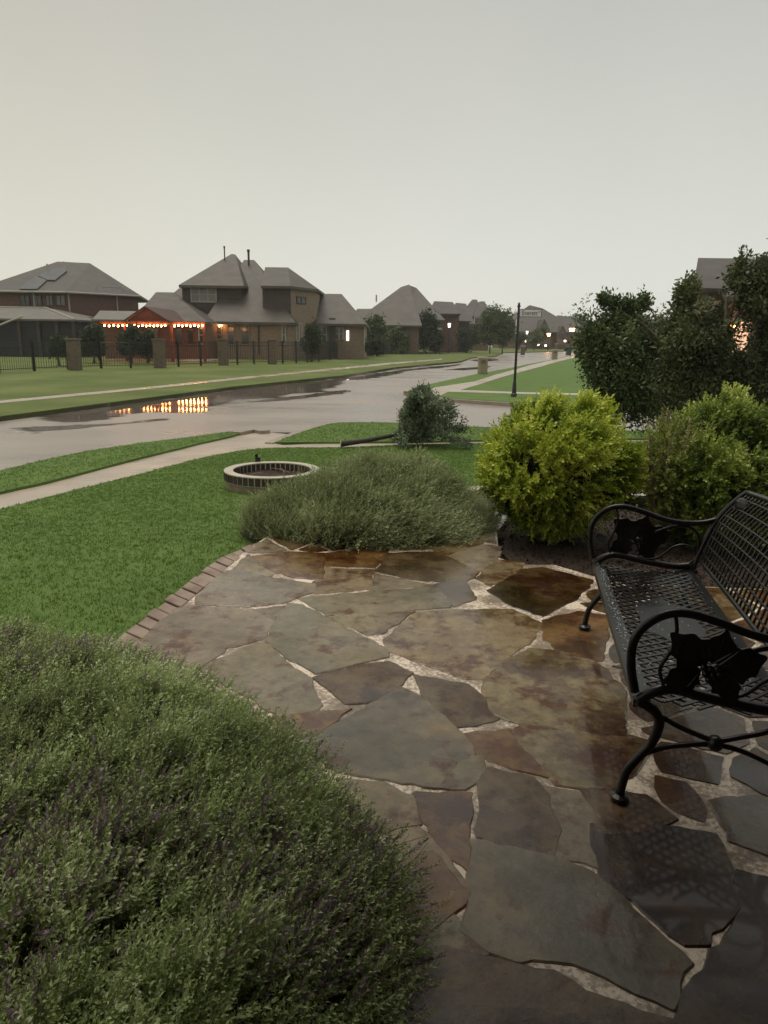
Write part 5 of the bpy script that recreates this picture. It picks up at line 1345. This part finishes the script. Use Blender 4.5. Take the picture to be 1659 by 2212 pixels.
tree('tall dark bushy tree at the right edge hiding the grey roofed house', bb,
     [cr_(1430, 660, 1520, 780, 10.6, .5), cr_(1462, 612, 1500, 690, 10.7, .25), cr_(1500, 690, 1570, 820, 10.5, .4), cr_(1582, 555, 1612, 640, 10.6, .2), cr_(1628, 560, 1700, 650, 10.5, .4), cr_(1600, 600, 1640, 700, 10.5, .3), cr_(1615, 760, 1720, 880, 10.5, .5), cr_(1430, 760, 1560, 880, 10.7, .6), cr_(1545, 800, 1650, 900, 10.6, .5), cr_(1630, 640, 1720, 770, 10.6, .4), cr_(1480, 760, 1640, 860, 10.7, .5), cr_(1535, 650, 1570, 720, 10.7, .2)],
     7500, cl10, M['leaf_oak'], .05, 'bark', (.1, 0, .2), seed=33, trunk_top=W(1570, 640, 10.5))
# fallen tree on the lawn
tb = G(737, 968); tb.z += .07
ft = empty('fallen_tree', (tb.x, tb.y, T(tb.y)), 'small uprooted tree lying on the lawn with its cut trunk end towards the left', 'tree')
q1_ = G(800, 958); q2 = W(862, 945, 12.6); q3 = W(925, 905, 12.8)
m = MB().tube([tb, Vector((q1_.x, tb.y+.15, q1_.z+.13)), Vector((q2.x, 12.6, max(q2.z, T(12.6)+.2))), q3], [.05, .042, .036, .02], 10)
rf = random.Random(5)
for k in range(14):
    s_ = Vector((q2.x, 12.6, q2.z+.08)); e_ = W(rf.uniform(860, 1015), rf.uniform(850, 965), 12.6+rf.uniform(-.5, .5)); m.tube([s_, (s_+e_)/2+Vector((0, 0, .05)), e_], [.022, .014, .005], 6)
m.build('trunk', M['bark_dark'], ft, smooth=True)
MB().tube([tb+Vector((-.012, 0, 0)), tb+Vector((.002, 0, 0))], .056, 12).build('cut_end', M['wood_cut'], ft)
PS = []; 
tips = []
rf = random.Random(15)
for k in range(46):
    a_ = rf.uniform(0, 1); ty = rf.uniform(832, 972); xr = np.interp(ty, [832, 870, 910, 960], [930, 968, 1014, 1034]); xl = np.interp(ty, [832, 870, 910, 960], [912, 884, 852, 842])
    tips.append(W(xl+(xr-xl)*a_, ty, 12.6+rf.uniform(-.55, .55)))
root_ = Vector((q2.x, 12.6, q2.z+.1))
for e_ in tips:
    n = 95; t_ = rng.random(n)**.6; st_ = np.array(root_); en = np.array(e_); L_t = np.linalg.norm(en-st_)
    t_ = np.maximum(t_, min(.8, .25/L_t)); q_ = st_+(en-st_)*t_[:, None]+rng.normal(size=(n, 3))*.045*(1.25-t_[:, None]*.6); q_[:, 2] += .08*np.sin(t_*3.14); PS.append(q_)
PS = np.concatenate(PS); PS = PS[PS[:, 2] > T(12.6)+.02]; DS = rng.normal(size=PS.shape)*.5+np.array([.8, 0, .5])
clS = [clump(.05, 6, .045, .022, 200+k) for k in range(6)]
scatter('crown', clS, PS, DS, rng.uniform(.7, 1.4, len(PS)), M['leaf_fallen'], ft)

# trees and shrubs across the street
def small_tree(x0, y0, x1, y1, Y, label, mat='leaf_tree_far', n=500, group='trees and shrubs across the street', bases=clM, trunkpx=None, core=.55, cat='tree', name='tree', wind=(.1, 0, .1)):
    c = cr_(x0, y0, x1, y1, Y); cx_ = c[0]
    lob = [c, (cx_-c[3]*.35, Y, c[2]-c[5]*.3, c[3]*.65, c[4]*.7, c[5]*.6), (cx_+c[3]*.35, Y, c[2]-c[5]*.2, c[3]*.62, c[4]*.7, c[5]*.6)]
    lob = [(q[0], q[1], q[2], q[3]*.9, q[4]*.9, q[5]*.92) for q in lob]
    return tree(label, (cx_, Y, T(Y)), lob, n, bases, M[mat], .07, 'bark', wind, group, name, seed=int(x0), core=core, cat=cat, twigs=False)
small_tree(177, 708, 223, 764, 43.5, 'rounded clipped evergreen left of the patio lights, behind the fence', n=900)
small_tree(262, 709, 300, 765, 44, 'rounded clipped evergreen in front of the red patio gable', n=900)
small_tree(305, 715, 330, 768, 44.5, 'narrow evergreen just right of the clipped one before the red gable', n=600)
small_tree(108, 732, 140, 762, 40, 'low dark bush in front of the screened porch', n=500, cat='bush', name='bush')
small_tree(655, 705, 690, 765, 50, 'loose green young tree before the tower wall of the tan house', n=700)
small_tree(752, 730, 792, 760, 60, 'dark low shrub under the right wing of the tan house', n=600, cat='bush', name='bush')
small_tree(787, 680, 832, 742, 74, 'dark bushy tree between the tan house and the broad roofed house', 'leaf_tree', 700, bases=clF)
small_tree(790, 735, 838, 765, 68, 'low dark shrub near the far end of the fence', n=500, cat='bush', name='bush')
small_tree(835, 715, 885, 765, 80, 'dark green shrub against the broad roofed house', 'leaf_tree', 600, bases=clF, cat='bush', name='bush')
small_tree(898, 670, 945, 755, 84, 'pale green wind-blown tree left of the lamp post', n=600, bases=clF, core=0, wind=(.5, 0, .3))
small_tree(925, 725, 960, 752, 88, 'small grey green shrub behind the white sign post', n=300, bases=clF, cat='bush', name='bush')
small_tree(985, 710, 1035, 748, 92, 'broad pale shrub right of the lamp post', n=500, bases=clF, cat='bush', name='bush')
small_tree(1038, 660, 1084, 742, 93, 'taller of the two dark wind-blown trees beside the driveway', 'leaf_tree', 1300, bases=clF, wind=(.4, 0, .3))
small_tree(1068, 667, 1108, 745, 92, 'right one of the two dark wind-blown trees beside the driveway', 'leaf_tree', 1100, bases=clF, wind=(.4, 0, .3))
small_tree(1140, 716, 1170, 742, 128, 'small rounded tree left of the distant gables', 'leaf_tree', 400, bases=clF)
small_tree(1108, 715, 1136, 742, 130, 'small dark tree just left of the sign pole far away', 'leaf_tree', 300, bases=clF)
small_tree(1160, 708, 1186, 736, 135, 'small dark tree before the pink gable', 'leaf_tree', 300, bases=clF)
for k, (x0, y0, x1, y1, Y, lb) in enumerate([(1100, 676, 1150, 735, 200, 'misty distant tree rising behind the left slope of the gabled house'), (1190, 682, 1250, 740, 205, 'misty distant tree behind the right slope of the gabled house'),
      (1225, 680, 1290, 742, 190, 'misty distant tree behind the largest orange lamp'), (1040, 678, 1110, 730, 210, 'misty distant tree between the dark trees and the sign'), (1280, 690, 1360, 745, 185, 'misty distant tree behind the wind-bent tree'),
      (1350, 680, 1440, 748, 180, 'misty distant tree showing through the ragged shoots'), (-20, 690, 20, 735, 90, 'distant tree at the left edge beyond the porch')]):
    small_tree(x0, y0, x1, y1, Y, lb, n=700, bases=[clump(.8, 10, .5, .35, 300+k)], group='misty trees beyond the houses')
# far wood on the horizon closes the view
n = 5000; x = rng.uniform(-330, 480, n); y = 330+rng.normal(size=n)*8; z = rng.random(n)*(7+3*np.sin(x*.05)+2*np.sin(x*.13))
tag(scatter('distant_wood', [clump(2.0, 9, 1.6, 1.3, 310+k) for k in range(4)], np.stack([x, y, z], 1), rng.normal(size=(n, 3)), rng.uniform(.8, 1.6, n), M['leaf_tree_far']), 'misty band of woodland along the horizon', 'wood', kind='stuff')

# ================================================================== GRASS
def grass(name, polys, n, box, h, mat, off=0, lean=(.15, 0), excl=(), label=None):
    x = rng.uniform(box[0], box[1], n); y = box[2]+(box[3]-box[2])*rng.random(n)**1.0
    k = np.zeros(n, bool)
    for p in polys: k |= inpoly(x, y, p)
    for p in excl: k &= ~inpoly(x, y, p)
    k &= np.abs(x) < .60*y+1.0
    x, y = x[k], y[k]; n = len(x)
    bases = []
    for s in range(4):
        r_ = np.random.default_rng(s+400); vs = []; fs = []; va = []
        for j in range(4):
            p = np.array([r_.normal()*.012, r_.normal()*.012, -.005]); a = r_.random()*6.28; wv = np.array([math.cos(a), math.sin(a), 0])*.0028; d = np.array([r_.normal()*.35, r_.normal()*.35, 1.])
            L = .8+.4*r_.random(); q = len(vs); vs += [p-wv, p+wv, p+wv*.3+d*L*h, p-wv*.3+d*L*h]; fs.append([q, q+1, q+2, q+3]); va += [.2, .2, .9, .9]
        bases.append((np.array(vs), np.array(fs), np.array(va)))
    d = np.stack([rng.normal(size=n)*.15+lean[0], rng.normal(size=n)*.15+lean[1], np.ones(n)], 1)
    o = scatter(name, bases, np.stack([x, y, Tn(y)+off], 1), d, rng.uniform(.7, 1.3, n), mat, None, np.clip(rng.normal(.5, .2, n), 0, 1))
    return tag(o, label, 'grass', kind='stuff')
pitc = [(fc.x+math.cos(a)*RO*.98, fc.y+math.sin(a)*RO*.98) for a in np.linspace(0, 6.28, 24, endpoint=False)]
edpoly = eo+[tuple(p) for p in PAT]
grass('lawn_grass', [LAWN_NEAR], 230000, (-8, 4.5, 2.6, 14.5), .017, M['blade'], excl=[PAT, pitc, bed_poly, eo+ei[::-1]], label='short mown green grass of the front lawn')
grass('verge_grass', [VERGE_L, VERGE_R], 70000, (-8, 8, 8, 17), .022, M['blade'], label='short grass of the verge strips by the footpath')

# ================================================================== own house: porch behind and above the viewer, out of frame, reach set to darken the patio
own = empty('porch_house', (0, -.95, 0), 'brick porch of the house the picture is taken from', 'house')
MB().box((2, -.95, 1.3), (12, .3, 3.3)).build('wall', M['brick_red'], own)
MB().box((2.75, 1.05, 1.3), (.25, 3.69, 3.3)).build('wall', M['brick_red'], own)  # unseen side wall, added to darken the bench side of the patio
MB().box((2.7, .4, 3.02), (7.6, 4.9, .16)).build('porch_roof', M['siding_dark'], own)  # unseen roof, carried forward to shade the near stones
for x in (-.95,):
    MB().box((x, 2.6 if x > 0 else .3, 1.4), (.35, .35, 3.0)).build('porch_column', M['brick_red'], own)

# ================================================================== rain haze
hz = MB().box((40, 150, 7.2), (1100, 480, 17.0)).build('haze', None or M['trim'])
hz.data.materials.clear()
hm = bpy.data.materials.new('haze'); hm.use_nodes = True; hn = hm.node_tree; hn.nodes.clear()
ho = hn.nodes.new('ShaderNodeOutputMaterial'); pv = hn.nodes.new('ShaderNodeVolumePrincipled'); pv.inputs['Density'].default_value = .0007
pv.inputs['Color'].default_value = (.99, .985, .97, 1); hn.links.new(pv.outputs[0], ho.inputs['Volume']); hz.data.materials.append(hm); tag(hz, 'thin grey rain haze in the air', 'haze', kind='stuff')
